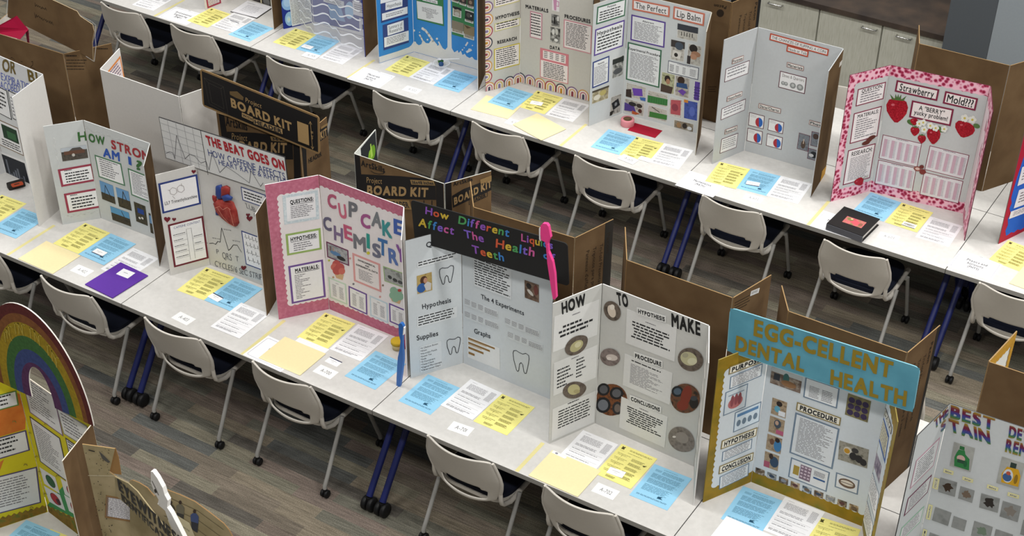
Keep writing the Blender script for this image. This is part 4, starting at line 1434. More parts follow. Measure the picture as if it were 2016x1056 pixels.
sheet(t, f[1], [(533, 12), (832, 72), (830, 275), (545, 210)], base='#dcdedd', lift=0.003, items=[('l', 0.2, 0.28, 0.85, 0.55, 4, GREYINK, 0.2), ('l', 0.35, 0.55, 0.7, 0.9, 4, GREYINK, 0.5)])
label(t, f[1], [(600, -35), (775, 8), (772, 45), (598, 3)], 'Materials', '#dcdedd', bold=0.0, pad=(0.1, 0.2), lift=0.003)
sheet(t, f[1], [(935, -150), (1192, -70), (1196, 480), (942, 388)], 'card', base=GR3)
for q, its in (([(950, 65), (1050, 92), (1045, 208), (950, 180)], [('p', [(0, 0), (1, 0), (1, 0.3), (0.6, 0.2), (0.3, 0.3), (0, 0.2)], '#24282a'), ('e', 0.5, 0.7, 0.3, 0.2, '#b5b2a8')]),
               ([(1093, 105), (1190, 137), (1187, 275), (1090, 240)], [('r', 0, 0.1, 1, 0.8, '#2a2c2c'), ('e', 0.7, 0.4, 0.08, 0.08, '#dcdad4'), ('e', 0.4, 0.4, 0.25, 0.2, '#55524c')]),
               ([(934, 228), (1075, 270), (1072, 402), (938, 362)], [('r', 0, 0, 1, 0.7, '#847a68')]), ([(1077, 278), (1197, 316), (1197, 472), (1078, 424)], [('r', 0, 0, 1, 0.7, '#8a7a5c'), ('p', [(0, 0), (0.7, 0.1), (0.3, 0.25)], '#5a4a34')]),
               ([(935, -75), (1020, -50), (1018, 40), (936, 10)], [('r', 0, 0, 1, 0.75, '#3a3634')]), ([(1030, -50), (1108, -25), (1105, 75), (1028, 45)], [('r', 0, 0, 1, 0.75, '#3a3232'), ('e', 0.5, 0.4, 0.2, 0.2, '#8a7064')]), ([(1118, -30), (1192, -5), (1190, 105), (1116, 78)], [('r', 0, 0, 1, 0.75, '#4a4038'), ('e', 0.5, 0.4, 0.25, 0.2, '#97806a')])):
    photo(t, f[1], q, ('#8a8578', '#a39a88', '#746c5c'), its, border='#dcdcd8', bw=0.006, lift=0.003)

# arch-bordered board
zs(930, 0, 4)
t, f = board('display_board', 'grey board bordered with small painted arches', 'display board',
             [fb(955.5, 181), fb(1023, 164), (-4.755, 3.625), (-4.664, 3.371)], front='#c3c1ba', edge='#2b2a2a')
for fr, s, bl, br, tl in ((f[0], 'HYPOTHESIS', (184, 157), (370, 112), (182, 130)), (f[0], 'RESEARCH', (198, 347), (350, 311), (195, 322)), (f[1], 'MATERIALS', (420, 62), (598, 99), (419, 34)), (f[1], 'PROCEDURES', (727, 140), (930, 184), (726, 111)), (f[1], 'DATA', (611, 383), (690, 397), (611, 357))):
    words(t, fr, s, bl, br, tl, INK, 0.05)
for fr, q, bo, n in ((f[0], [(170, -60), (370, -110), (372, 8), (170, 66)], '#c7bf8a', 6), (f[0], [(175, 186), (376, 136), (376, 200), (172, 252)], '#c7c48f', 3), (f[0], [(175, 388), (375, 334), (372, 504), (166, 562)], '#c4b43c', 9),
                     (f[1], [(456, 87), (553, 106), (548, 314), (452, 293)], '#c08a98', 8), (f[1], [(722, 150), (945, 204), (935, 424), (716, 376)], '#c98f98', 15)):
    sheet(t, fr, q, border=bo, bw=0.008, base='#e4dedc', items=[('l', 0.08, 0.08, 0.93, 0.92, n, INK, 0.2)])
sheet(t, f[1], [(538, 376), (760, 430), (754, 660), (530, 610)], border='#cc8088', bw=0.006, base='#e6dedd', items=[('r', 0, 0, 1, 0.4, '#cc7d86'), ('r', 0.1, 0.06, 0.9, 0.33, '#e6dedd')] + [('l', 0.14 + 0.2 * i, 0.08, 0.27 + 0.2 * i, 0.32, 4, INK) for i in range(4)] + [('l', 0.12, 0.44, 0.92, 0.97, 9, INK, 0.15)])
sheet(t, f[1], [(630, -40), (688, -28), (686, 94), (627, 82)], 'picture', base='#e0dcde', items=[('p', [(0.12, 0.1), (0.65, 0.1), (0.58, 0.95), (0.28, 0.95)], '#c58fae'), ('k', [(0.65, 0.35), (0.9, 0.35), (0.88, 0.65), (0.62, 0.65)], 0.006, '#c58fae')])
photo(t, f[1], [(625, 110), (687, 122), (685, 212), (622, 200)], ('#2c2c2c', '#6a6a68', '#b5b5b2'), [('r', 0.3, 0.2, 0.5, 0.8, '#1c1c1c'), ('r', 0.7, 0.1, 0.95, 0.5, '#d0d0cc')])
photo(t, f[1], [(619, 212), (692, 226), (690, 345), (611, 330)], ('#3a3a38', '#7d7d7a', '#c9c9c4'), [('e', 0.3, 0.3, 0.15, 0.2, '#d0d0cc'), ('e', 0.65, 0.25, 0.15, 0.2, '#c0c0ba'), ('e', 0.6, 0.8, 0.2, 0.1, '#dcdcd8')])
ACOL = [('#7d5f86', '#ddd8d2', '#c9a070', '#dcd2c8', '#8a3f4a'), ('#c99a5c', '#e2dcd4', '#b5707c', '#e0d8ce', '#4a4358'), ('#a04a58', '#dccfc4', '#c9b060', '#dcd4cc', '#7d6f9a'), ('#40404c', '#dcd6ce', '#c58a7d', '#e0d8d0', '#b5842f')]


def arch(t, fr, p, r, ang, cols):
    a = Art(fr, lambda q: q, 0.001)
    c = fr.at(p)
    for k, col in enumerate(cols):
        rr = r * (1 - 0.2 * k)
        pts = []
        base = -0.25 * r if True else 0
        loc = [(rr * math.cos(q), rr * math.sin(q)) for q in (math.pi * i / 12 for i in range(13))]
        loc = [(rr, -0.7 * r)] + loc + [(-rr, -0.7 * r)]
        ca, sa = math.cos(ang), math.sin(ang)
        pts = [(c[0] + x * ca - y * sa, c[1] + x * sa + y * ca) for x, y in loc]
        a.poly(pts, cols[k])
    put(t, a, 'painted_arch')


for i, (x, y) in enumerate(((118, 58), (118, 155), (116, 248), (114, 340), (112, 430), (112, 522), (112, 608))):
    arch(t, f[0], (x, y), 0.046, -math.pi / 2, ACOL[i % 4])
for i, (x, y) in enumerate(((132, 692), (212, 668), (290, 645), (358, 622))):
    arch(t, f[0], (x, y), 0.046, 0, ACOL[(i + 1) % 4])
for i, (x, y) in enumerate(((378, 615), (455, 634), (532, 660), (616, 682), (700, 704), (788, 728), (874, 752))):
    arch(t, f[1], (x, y), 0.046, 0, ACOL[(i + 3) % 4])

# THE PERFECT LIP BALM
t, f = board('display_board', 'white board titled The Perfect Lip Balm, crowded with photos', 'display board',
             [fb(1158.5, 249), fb(1225, 223), (-3.925, 3.64), fb(1368, 306)], front='#c6cacb', edge='#b9b4a8')
COR = mat('#c4715c')
label(t, f[1], [(1263, -8), (1558, 46), (1552, 136), (1260, 72)], 'The Perfect', '#e2dedd', COR, 0.011, bold=0.006, pad=(0.09, 0.24))
label(t, f[1], [(1585, 45), (1832, 106), (1824, 204), (1583, 146)], 'Lip Balm', '#e2dedd', COR, 0.011, bold=0.006, pad=(0.12, 0.24))
PUR, GRN, NV3 = mat('#5a4490'), mat('#3d6b50'), mat('#33427c')
for fr, q, bo, ti, n in ((f[0], [(985, 52), (1210, -12), (1200, 122), (972, 196)], GRN, 'Purpose', 4), (f[0], [(968, 232), (1198, 155), (1186, 362), (955, 443)], PUR, 'Hypothesis', 5), (f[0], [(948, 490), (1078, 437), (1073, 645), (942, 697)], NV3, 'Materials', 13),
                         (f[1], [(1253, 113), (1525, 174), (1510, 375), (1244, 316)], PUR, 'Abstract', 13), (f[1], [(1226, 330), (1492, 394), (1472, 692), (1208, 626)], GRN, 'Experimental Procedure', 19)):
    big = ti == 'Hypothesis'
    L = len(ti) * (0.085 if big else 0.042)
    sheet(t, fr, q, border=bo, bw=0.010, base='#e0e2e3', items=[('t', ti, 0.5 - L / 2, 0.12, 0.5 + L / 2, 0.26 if big else 0.12 + 0.11 * (1 if n < 8 else 0.6), INK, 0.03), ('l', 0.1, 0.34 if n < 8 else 0.24, 0.92, 0.92, n, INK if n < 8 else GREYINK, 0.2)])
sheet(t, f[1], [(1545, 475), (1783, 536), (1779, 629), (1537, 570)], border='#2f3350', bw=0.004, base='#e0e2e3', items=[('l', 0.3, 0.08, 0.8, 0.16, 1, INK), ('l', 0.06, 0.28, 0.2, 0.88, 5, INK), ('l', 0.26, 0.28, 0.36, 0.88, 5, GREYINK), ('l', 0.48, 0.28, 0.58, 0.88, 5, GREYINK), ('l', 0.72, 0.28, 0.92, 0.88, 5, GREYINK)])
LG = ('#a9a59c', '#c0bdb5', '#8d8880')
for i, (fr, q, pal, its) in enumerate((
        (f[0], [(1105, 465), (1192, 430), (1186, 592), (1098, 620)], ('#4a4c4a', '#8a8c88', '#c4c4c0'), [('r', 0, 0.05, 1, 0.3, '#2e3330'), ('e', 0.5, 0.7, 0.4, 0.15, '#55585a')]),
        (f[0], [(942, 718), (1075, 672), (1070, 775), (940, 822)], ('#7d7058', '#a39a7c', '#c4bca4'), [('e', 0.3, 0.6, 0.2, 0.2, '#d9d4c4'), ('e', 0.65, 0.4, 0.2, 0.2, '#b5a86a'), ('r', 0, 0, 1, 0.15, '#4a4438')]),
        (f[0], [(1090, 762), (1175, 738), (1165, 880), (1080, 916)], ('#8d8a84', '#b5b2ac', '#6a6862'), [('p', [(0.1, 0.35), (0.7, 0.2), (0.9, 0.6), (0.3, 0.75)], '#232528'), ('e', 0.5, 0.47, 0.12, 0.1, '#8a8d90'), ('p', [(0, 0.8), (0.4, 0.75), (0.2, 1), (0, 1)], '#2a2622')]),
        (f[1], [(1618, 185), (1781, 216), (1771, 334), (1610, 295)], LG, [('r', 0, 0, 1, 0.42, '#3a3d44')] + [('r', 0.2 + 0.13 * k, 0.5, 0.24 + 0.13 * k, 0.78, '#4a4844') for k in range(5)]),
        (f[1], [(1566, 310), (1676, 332), (1666, 490), (1560, 465)], LG, [('r', 0, 0, 1, 0.35, '#3f3a38'), ('e', 0.6, 0.25, 0.3, 0.2, '#46505c'), ('p', [(0.2, 0.5), (0.8, 0.55), (0.7, 0.9), (0.1, 0.85)], '#d2cfc8'), ('e', 0.4, 0.72, 0.14, 0.1, '#2e2b28')]),
        (f[1], [(1700, 340), (1809, 366), (1796, 526), (1690, 498)], LG, [('e', 0.4, 0.2, 0.3, 0.2, '#2e2826'), ('e', 0.6, 0.45, 0.35, 0.14, '#a37a60'), ('e', 0.45, 0.6, 0.25, 0.14, '#b58a70'), ('r', 0, 0.6, 0.25, 1, '#3a3434')]),
        (f[1], [(1493, 563), (1597, 588), (1590, 748), (1482, 716)], ('#8d9070', '#b5b594', '#6a6c54'), [('e', 0.45, 0.3, 0.22, 0.18, '#2e2320'), ('e', 0.5, 0.42, 0.15, 0.14, '#a37a60'), ('p', [(0, 0.6), (0.9, 0.65), (0.8, 1), (0, 1)], '#4a3c34')]),
        (f[1], [(1602, 590), (1711, 618), (1708, 780), (1590, 748)], ('#7a7470', '#a8a29a', '#c4c0b8'), [('e', 0.4, 0.2, 0.25, 0.2, '#3a2a22'), ('p', [(0.1, 0.35), (0.8, 0.3), (0.9, 0.55), (0.1, 0.55)], '#34507c'), ('p', [(0.2, 0.75), (0.5, 0.6), (0.8, 0.7), (0.6, 0.92)], '#6a45a0')]),
        (f[1], [(1750, 634), (1797, 648), (1787, 800), (1742, 786)], ('#54408a', '#6248a0', '#46367a'), [('r', 0, 0.3 + 0.14 * k, 1, 0.34 + 0.14 * k, '#3f3070') for k in range(5)]),
        (f[1], [(1215, 648), (1373, 686), (1361, 796), (1208, 760)], LG, [('p', [(0.3, 0.3), (0.8, 0.2), (0.85, 0.7), (0.4, 0.8)], '#6a45a8'), ('p', [(0, 0.5), (0.25, 0.4), (0.3, 1), (0, 1)], '#3a2e2a'), ('p', [(0.7, 0.8), (1, 0.75), (1, 1), (0.75, 1)], '#3f6aa8')]),
        (f[1], [(1385, 705), (1539, 750), (1536, 846), (1378, 812)], LG, [('p', [(0, 0.4), (1, 0.35), (1, 0.85), (0, 0.95)], '#3d7a42')] + [('r', 0.08 + 0.12 * k, 0.45, 0.1 + 0.12 * k, 0.85, '#2f6034') for k in range(8)]),
        (f[1], [(1200, 770), (1359, 812), (1346, 918), (1198, 882)], LG, [('p', [(0, 0.3), (0.5, 0.45), (0.6, 0.8), (0, 0.9)], '#52408a'), ('p', [(0.4, 0.75), (0.8, 0.85), (0.6, 1), (0.4, 1)], '#b0562f'), ('e', 0.4, 0.3, 0.2, 0.15, '#2e2c2c'), ('e', 0.75, 0.3, 0.15, 0.15, '#3a3230'), ('e', 0.8, 0.65, 0.1, 0.15, '#55302a')]),
        (f[1], [(1385, 822), (1536, 870), (1531, 964), (1378, 920)], LG, [('p', [(0.1, 0.5), (1, 0.4), (1, 0.8), (0.1, 0.95)], '#417a3a'), ('k', [(0.2, 0.1), (0.6, 0.35)], 0.006, '#3a3430')]),
        (f[1], [(1555, 758), (1656, 790), (1649, 936), (1545, 905)], ('#b5b0ac', '#c9c4c0', '#9d9894'), [('p', [(0.1, 0.15), (0.85, 0.05), (0.9, 0.85), (0.15, 0.9)], '#b0545c'), ('e', 0.45, 0.5, 0.25, 0.2, '#8a3f4c')]),
        (f[1], [(1670, 785), (1779, 803), (1771, 951), (1660, 935)], ('#3f4f94', '#4a5ca8', '#36447f'), [('r', 0, 0, 0.3, 0.15, '#c9843a'), ('e', 0.6, 0.55, 0.2, 0.25, '#5a6cb8')]),
        (f[1], [(1592, 940), (1746, 978), (1738, 1043), (1582, 1012)], ('#6a5f50', '#8d8474', '#a8a294'), [('e', 0.25, 0.5, 0.12, 0.3, '#9a7a58'), ('e', 0.8, 0.6, 0.12, 0.2, '#d4d8dc'), ('e', 0.55, 0.45, 0.12, 0.3, '#34302c')]))):
    photo(t, fr, q, pal, its, border='#dcdcda', bw=0.003)

# THE CHANCES OF FLIPPING A COIN
zs(1380, 40, 2.934)
t, f = board('display_board', 'plain grey board titled The Chances of Flipping a Coin', 'display board',
             [(-3.676, 3.323), (-3.572, 3.605), (-2.992, 3.622), (-2.952, 3.29)], front='#babdbf')
ORG, MAR = mat('#b5482f'), mat('#5a2433')
label(t, f[1], [(401, 72), (739, 167), (735, 205), (397, 113)], 'THE CHANCES OF FLIPPING A COIN:', '#e0dcda', ORG, 0.008, bold=0.0, pad=(0.035, 0.3))
label(t, f[1], [(498, 142), (623, 177), (619, 213), (495, 178)], 'Heads or Tails', '#e0dcda', ORG, 0.008, bold=0.0, pad=(0.08, 0.28))
for fr, q, s in ((f[1], [(498, 240), (595, 266), (592, 292), (496, 267)], 'Materials'), (f[1], [(335, 478), (463, 512), (460, 538), (333, 505)], 'Data/Charts:'), (f[1], [(627, 575), (735, 604), (732, 630), (625, 600)], 'Photos'),
                 (f[0], [(180, 224), (245, 202), (243, 229), (178, 252)], 'Purpose:'), (f[0], [(150, 443), (238, 408), (234, 436), (147, 469)], 'Hypothesis:'), (f[0], [(138, 632), (208, 607), (206, 633), (135, 658)], 'Research:')):
    label(t, fr, q, s, '#dcd8d4', '#8a5040', 0.003, bold=0.03, pad=(0.06, 0.22))
for q, n in (([(142, 282), (280, 230), (272, 308), (135, 357)], 3), ([(120, 512), (260, 450), (250, 520), (112, 577)], 3), ([(118, 687), (214, 650), (204, 736), (108, 768)], 5)):
    sheet(t, f[0], q, border=MAR, bw=0.004, base='#e2e1e2', items=[('l', 0.1, 0.15, 0.92, 0.85, n, GREYINK, 0.2, 2, 0.35)])
sheet(t, f[1], [(458, 291), (611, 331), (600, 426), (447, 386)], border=MAR, bw=0.005, base='#e2e1e2',
      items=[('t', 'Dimes & Quarters', 0.1, 0.12, 0.92, 0.3, '#5a5048', 0.0)] + [('e', x, 0.68, r, r * 1.55, '#8d8f8f') for x, r in ((0.16, 0.075), (0.27, 0.075), (0.53, 0.115), (0.8, 0.125))] + [('e', x, 0.66, r * 0.5, r * 0.8, '#b9bbba') for x, r in ((0.16, 0.075), (0.27, 0.075), (0.53, 0.115), (0.8, 0.125))])
for q in ([(281, 531), (369, 553), (361, 628), (273, 606)], [(392, 566), (480, 590), (473, 658), (386, 633)], [(270, 621), (358, 643), (350, 718), (264, 696)], [(383, 654), (473, 677), (465, 748), (375, 723)]):
    s = Sheet(f[1], q, '#e2e1e2', MAR, 0.004, lift=0.001, items=[('l', 0.1, 0.12, 0.5, 0.35, 3, '#b5b3b8')])
    s.ell((0.68, 0.58), 0.24, 0.36, '#a8323c')
    s.ell((0.68, 0.58), 0.24, 0.36, '#2f62b0', 0, 12, -100, 85)
    put(t, s, 'pie_chart')
for i, q in enumerate(([(567, 648), (631, 668), (619, 761), (555, 740)], [(640, 640), (705, 657), (698, 740), (632, 722)], [(622, 737), (690, 757), (682, 818), (613, 798)])):
    photo(t, f[1], q, ('#6a6e74', '#80858c', '#565a60'), [('e', 0.5, 0.65, 0.2, 0.25, '#54443a'), ('r', 0.46, 0.3, 0.54, 0.6, '#c9b5a4')] if i == 0 else [('e', 0.4, 0.3, 0.25, 0.2, '#4a3a34')] if i == 1 else [('e', 0.5, 0.5, 0.3, 0.3, '#24262a'), ('e', 0.3, 0.6, 0.2, 0.15, '#d0d0d0')], border='#6a3040', bw=0.003)
bk = f[2].back
sheet(t, bk, [(697, 872), (722, 845), (714, 905), (690, 928)], 'sticker', base='#c9952c')
sheet(t, bk, [(800, 246), (814, 232), (812, 255), (798, 268)], 'sticker', base='#d8d4cc')

# Strawberry Mold???
BERRY = speckle('strawberry_print', ('#8a2440', '#a43452', '#c9708f', '#e8b8c6'), 40, 0.5, kind='cells', stops=[0.18, 0.34, 0.46, 0.62])
zs(1600, 100, 2.639)
t, f = board('display_board', 'grey Strawberry Mold board with a pink strawberry print border', 'display board',
             [(-2.817, 3.312), (-2.654, 3.573), (-2.044, 3.644), (-1.93, 3.34)], front=BERRY, edge='#5a2434')
GB = mat('#bfc2c2')
scallop(t, f[0], 0.055, None, 0.085, 0.075, GB, 0.05, 0.006)
scallop(t, f[1], None, None, 0.085, 0.075, GB, 0.05, 0.006)
scallop(t, f[2], None, 0.12, 0.085, 0.10, mat('#d6c6ca'), 0.09, 0.02)
MR = mat('#7a2440')
for q, s, b0 in (([(437, 150), (658, 201), (648, 260), (427, 211)], 'Strawberry', 0.0), ([(688, 206), (857, 248), (848, 312), (678, 272)], 'Mold???', 0.0), ([(516, 255), (733, 304), (718, 391), (502, 344)], 'A "BERRY"\nyucky problem!', 0.0)):
    label(t, f[1], q, s, '#e4dcda', MR, 0.011, bold=0.02, pad=(0.1, 0.2))
for q, s, n, r0 in (([(234, 200), (381, 160), (366, 250), (222, 290)], 'QUESTION:', 4, 0.3), ([(213, 325), (358, 287), (336, 445), (192, 483)], 'MATERIALS:', 9, 0.6), ([(182, 517), (327, 481), (296, 662), (157, 698)], 'RESEARCH:', 22, 0.2)):
    sheet(t, f[0], q, border=MR, bw=0.007, base='#e2dedf', items=[('t', s, 0.15, 0.08, 0.9, 0.08 + (0.2 if n == 4 else 0.12), INK, 0.02), ('l', 0.14, 0.34 if n == 4 else 0.25, 0.92, 0.92, n, GREYINK, r0)])
for q in ([(366, 433), (566, 483), (545, 604), (342, 560)], [(607, 490), (813, 544), (786, 669), (583, 617)], [(342, 564), (538, 611), (520, 733), (321, 690)], [(578, 631), (783, 676), (757, 796), (555, 745)]):
    sheet(t, f[1], q, 'bar_chart', border=MR, bw=0.004, base='#d8d6da', items=[('l', 0.35, 0.04, 0.7, 0.1, 1, GREYINK)] + [('r', 0.06 + 0.19 * i, 0.15, 0.14 + 0.19 * i, 0.88, '#c4a5b4') for i in range(5)] + [('l', 0.14 + 0.19 * i, 0.17, 0.2 + 0.19 * i, 0.88, 12, '#a8a4ae') for i in range(5)])


def berry(a, c, rx, ry, rot=0.0, leaf=True):
    def q(x, y):
        r = math.radians(rot)
        return c[0] + x * math.cos(r) - y * math.sin(r), c[1] + x * math.sin(r) + y * math.cos(r)
    red = speckle('strawberry_skin', ('#7d1420', '#a01c2a', '#b52a38'), 120, 0.35)
    a.poly([q(rx * x, ry * y) for x, y in ((-0.3, -0.95), (0.3, -0.95), (0.8, -0.75), (1, -0.3), (0.92, 0.2), (0.6, 0.65), (0.2, 1), (-0.1, 1), (-0.5, 0.65), (-0.9, 0.15), (-1, -0.35), (-0.8, -0.78))], red)
    a.ell(q(-0.4 * rx, -0.4 * ry), rx * 0.16, ry * 0.1, '#c9606c')
    if leaf:
        for dx, an in ((-0.6, -35), (-0.2, -12), (0.2, 12), (0.6, 35), (0.0, 0)):
            b = math.radians(an)
            x0, y0 = dx * rx * 0.6, -0.9 * ry
            tip = (x0 + math.sin(b) * rx * 0.7, y0 - math.cos(b) * ry * 0.42)
            a.poly([q(x0 - rx * 0.16, y0 + 0.1 * ry), q(x0 + rx * 0.16, y0 + 0.1 * ry), q(*tip)], '#4a6a38')


def flower(a, c, r):
    for k in range(5):
        q = 2 * math.pi * k / 5
        a.ell((c[0] + r * 0.6 * math.cos(q), c[1] + r * 0.6 * math.sin(q)), r * 0.48, r * 0.48, '#dfe0d8')
    a.ell(c, r * 0.32, r * 0.32, '#c9b85a')


a = frame_art(f[1], 0.0018)
berry(a, (437, 308), 57, 64, 6)
put(t, a, 'strawberry_cutout')
a = frame_art(f[1], 0.0018)
a.ell((515, 372), 26, 14, '#4a6a38', 20)
a.ell((660, 408), 26, 14, '#5a7a48', 20)
berry(a, (527, 368), 20, 18, 0, False)
berry(a, (531, 418), 24, 24, 8)
berry(a, (567, 458), 22, 22, 5)
berry(a, (628, 442), 36, 42, 5)
for p in ((555, 378), (575, 372), (612, 388), (580, 408), (684, 405), (640, 400)):
    flower(a, p, 17)
put(t, a, 'strawberry_cutout')
a = frame_art(f[1], 0.0018)
berry(a, (788, 408), 54, 42, 20, False)
flower(a, (790, 350), 20)
flower(a, (830, 358), 20)
a.ell((852, 390), 18, 12, '#5a7a48', 20)
put(t, a, 'strawberry_cutout')
a = frame_art(f[1], 0.004)
a.ell((545, 612), 20, 13, '#8a5048', 10)
a.ell((545, 612), 12, 7, '#d2b5ae', 10)
a.ell((567, 602), 12, 10, '#6a302c')
a.ell((572, 628), 17, 14, '#7a3432')
put(t, a, 'strawberry_cutout')
a = frame_art(f[0], 0.004)
for p, an in (((275, 478), -20), ((292, 462), -35), ((305, 450), -25), ((285, 470), -50)):
    a.ell(p, 22, 10, '#5a2a22' if an != -35 else '#7a3a30', an)
put(t, a, 'strawberry_cutout')
a = frame_art(f[0], 0.004)
berry(a, (240, 680), 26, 20, -30, False)
a.stroke([(258, 665), (270, 655), (285, 652)], 0.004, '#5a6a3a')
put(t, a, 'strawberry_cutout')
a = uv_art(f[2], 0.002)
rnd = random.Random(8)
for i in range(9):
    y = 0.1 + i * 0.085
    x = 0.14 + 0.08 * rnd.random()
    a.poly([(x, y), (x + 0.02, y + 0.1), (x + 0.05, y + 0.02)], '#c78aa0' if i % 2 else '#e2c6cf')
put(t, a, 'crumpled_paper')

# red and blue board at the right edge
zs(1764, 390, 5.865)
t, f = board('display_board', 'crimson board with a jagged blue inset, cut off by the right edge', 'display board',
             [(-1.737, 3.419), (-1.632, 3.69), (-1.02, 3.70)], front='#a81c36', edge='#6a5a54')
a = frame_art(f[0], 0.0006)
a.poly([(1345, -60), (1330, 0), (1335, 60), (1310, 120), (1325, 180), (1290, 240), (1292, 310), (1262, 380), (1270, 438), (1300, 420), (1330, 395), (1360, 400), (1400, 365), (1440, 368), (1478, 340), (1540, 330), (1620, 280), (1700, 250), (1760, -800), (1560, -760), (1520, -600), (1450, -400), (1400, -250)], '#1f5fc4')
put(t, a, 'jagged_backing')
for q in ([(1400, -90), (1720, -200), (1690, 0), (1378, 92)], [(1320, 152), (1680, 20), (1672, 85), (1303, 243)], [(1440, -360), (1740, -470), (1725, -280), (1415, -160)]):
    sheet(t, f[0], q, base='#dcdfe6', lift=0.003, items=[('l', 0.1, 0.2, 0.9, 0.85, 4, GREYINK)])

# ------------------------------------------------------------------ boards facing away, seen from the back
TANC = mat('#9c8058', 0.8)
BLKP = mat('#1d1b1b', 0.6)
KRAFT = mat('#9a7d55', 0.85)
PRT = mat('#2c2218', 0.8)


def fold(lab, P, h=BH, **k):
    k.setdefault('edge', KRAFT)
    return board('display_board', lab, 'display board', P, h=h, **k)


def maker_print(t, fr, s0=0.03, s1=0.27):
    """Vertical box printing along a wing."""
    a = uv_art(fr, 0.0006)
    for i, (s, w) in enumerate((('Pacon', 0.13), ('Tri-fold Presentation Boards', 0.42), ('Tripticos para presentaciones', 0.44), ('Panneaux d\'affichage a 3 volets', 0.46))):
        x = s1 - 0.05 * i - 0.02
        top = fr.H - 0.07 - (0.05 if i else 0.0)
        a.text(s, (x - 0.018, top), (x - 0.018, top - w), (x + 0.005, top), PRT, 0.03 if i == 0 else 0.0)
    put(t, a, 'box_print')


# plain brown board, top left
t, f = fold('plain brown back of a board at the top left with scribbled header and red flap', [(-6.911, 1.181), (-7.058, 0.912), (-7.70, 0.89), (-7.78, 1.17)], front='#cfc9c0')
zs(0, 0, 4.0625)
bk = f[0].back
a = frame_art(bk, 0.0006)
a.lines(525, 440, 620, 470, 1, PRT, 0.1)
for k in range(4):
    a.lines(530, 478 + 24 * k, 700 - 8 * k, 492 + 24 * k, 1, PRT, 0.1, k)
a.lines(775, 385, 870, 405, 1, PRT, 0.1)
put(t, a, 'box_print')
a = frame_art(f[1].back, 0.0006)
a.stroke([(85, 468), (95, 458), (105, 470), (120, 478)], 0.003, PRT)
a.stroke([(165, 490), (180, 495)], 0.003, PRT)
a.stroke([(250, 495), (262, 490), (262, 520), (245, 535), (280, 550)], 0.003, PRT)
put(t, a, 'pen_scribble')
hf = wall_frame((-7.9, 1.0), (-6.7, 1.0), 1.4)
a = Art(hf, hf.at, 0.0)
m = MB()
m.prism([hf.pt(*hf.at(p)) for p in ((60, 135), (690, 450), (745, 492), (738, 330), (752, 250), (738, 195), (640, 130), (615, 90), (400, -10), (75, -160))], hf.n * -0.004, CARD, mat('#b9a482'))
hd = m.build('header', t)
a = Art(hf, hf.at, 0.001)


def scrawl(a, x, y, dx, dy, n, amp, m, seed):
    rnd = random.Random(seed)
    pts = []
    for i in range(n):
        k = i / (n - 1)
        pts.append((x + dx * k + rnd.uniform(-3, 3), y + dy * k + (amp if i % 2 else -amp) * rnd.uniform(0.3, 1.0) * (1.8 if i < 2 else 1)))
    a.stroke(pts, 0.0028, m)


scrawl(a, 278, 40, 95, 35, 14, 11, PRT, 2)
put(hd, a, 'pen_scribble')
a = Art(hf, hf.at, 0.001)
scrawl(a, 275, 118, 150, 70, 20, 12, PRT, 5)
put(hd, a, 'pen_scribble')
a = Art(hf, hf.at, 0.0015)
CLR = mat('#d3d2cd', 0.3)
a.stroke([(640, 120), (735, 172), (768, 200), (762, 300), (770, 360), (755, 492), (690, 450)], 0.004, CLR)
a.stroke([(64, -20), (52, 130), (130, 175)], 0.004, CLR)
put(hd, a, 'plastic_sleeve')
CRIM = mat('#a00f38', 0.4)
rf = wall_frame((-7.9, 0.95), (-6.7, 0.95), 1.4)
m = MB()


def rp(p, y):
    q = on_y(p, y)
    return (q.x, q.y, q.z)


m.prism([rp((-30, 215), 0.93), rp((-30, 262), 0.93), rp((160, 315), 0.93), rp((225, 238), 1.0), rp((135, 125), 1.0)], (0, 0.004, 0), CRIM)
m.prism([rp((225, 238), 0.995), rp((232, 345), 0.995), rp((218, 340), 0.995), rp((205, 262), 0.995)], (0, 0.004, 0), '#6a0c28')
o = m.build('red_flap', t)
o['label'] = 'crimson folded flap showing above the brown board'

# plain white board
t, f = fold('plain white back of a board behind the crane board, orange framed sheet inside its wing', [(-6.0, 1.14), (-6.084, 0.885), (-6.722, 0.888), (-6.817, 1.158)], back=mat('#c9c6c1'), front='#dcd9d5', edge='#eceae6')
zs(190, 80, 5.865)
sheet(t, f[2], [(110, 362), (275, 188), (330, 470), (190, 640)], border='#d98a4a', bw=0.014, base='#e8d9d6', items=[('l', 0.12, 0.1, 0.9, 0.9, 7, '#6a5a78', 0.3)])


def kit_print(t, fr, polys, texts, boxes=()):
    """Carton print of the board kit: slanted black band, tan lettering, tan boxes."""
    for p in polys:
        a = frame_art(fr, 0.0005)
        a.poly(p, BLKP)
        put(t, a, 'printed_band')
    for q, s_, n in boxes:
        label(t, fr, q, s_, '#8a7048', bold=0.04, pad=(0.05, 0.18), name='printed_box')
    for s_, bl, br, tl, m, bo in texts:
        words(t, fr, s_, bl, br, tl, m, bo)


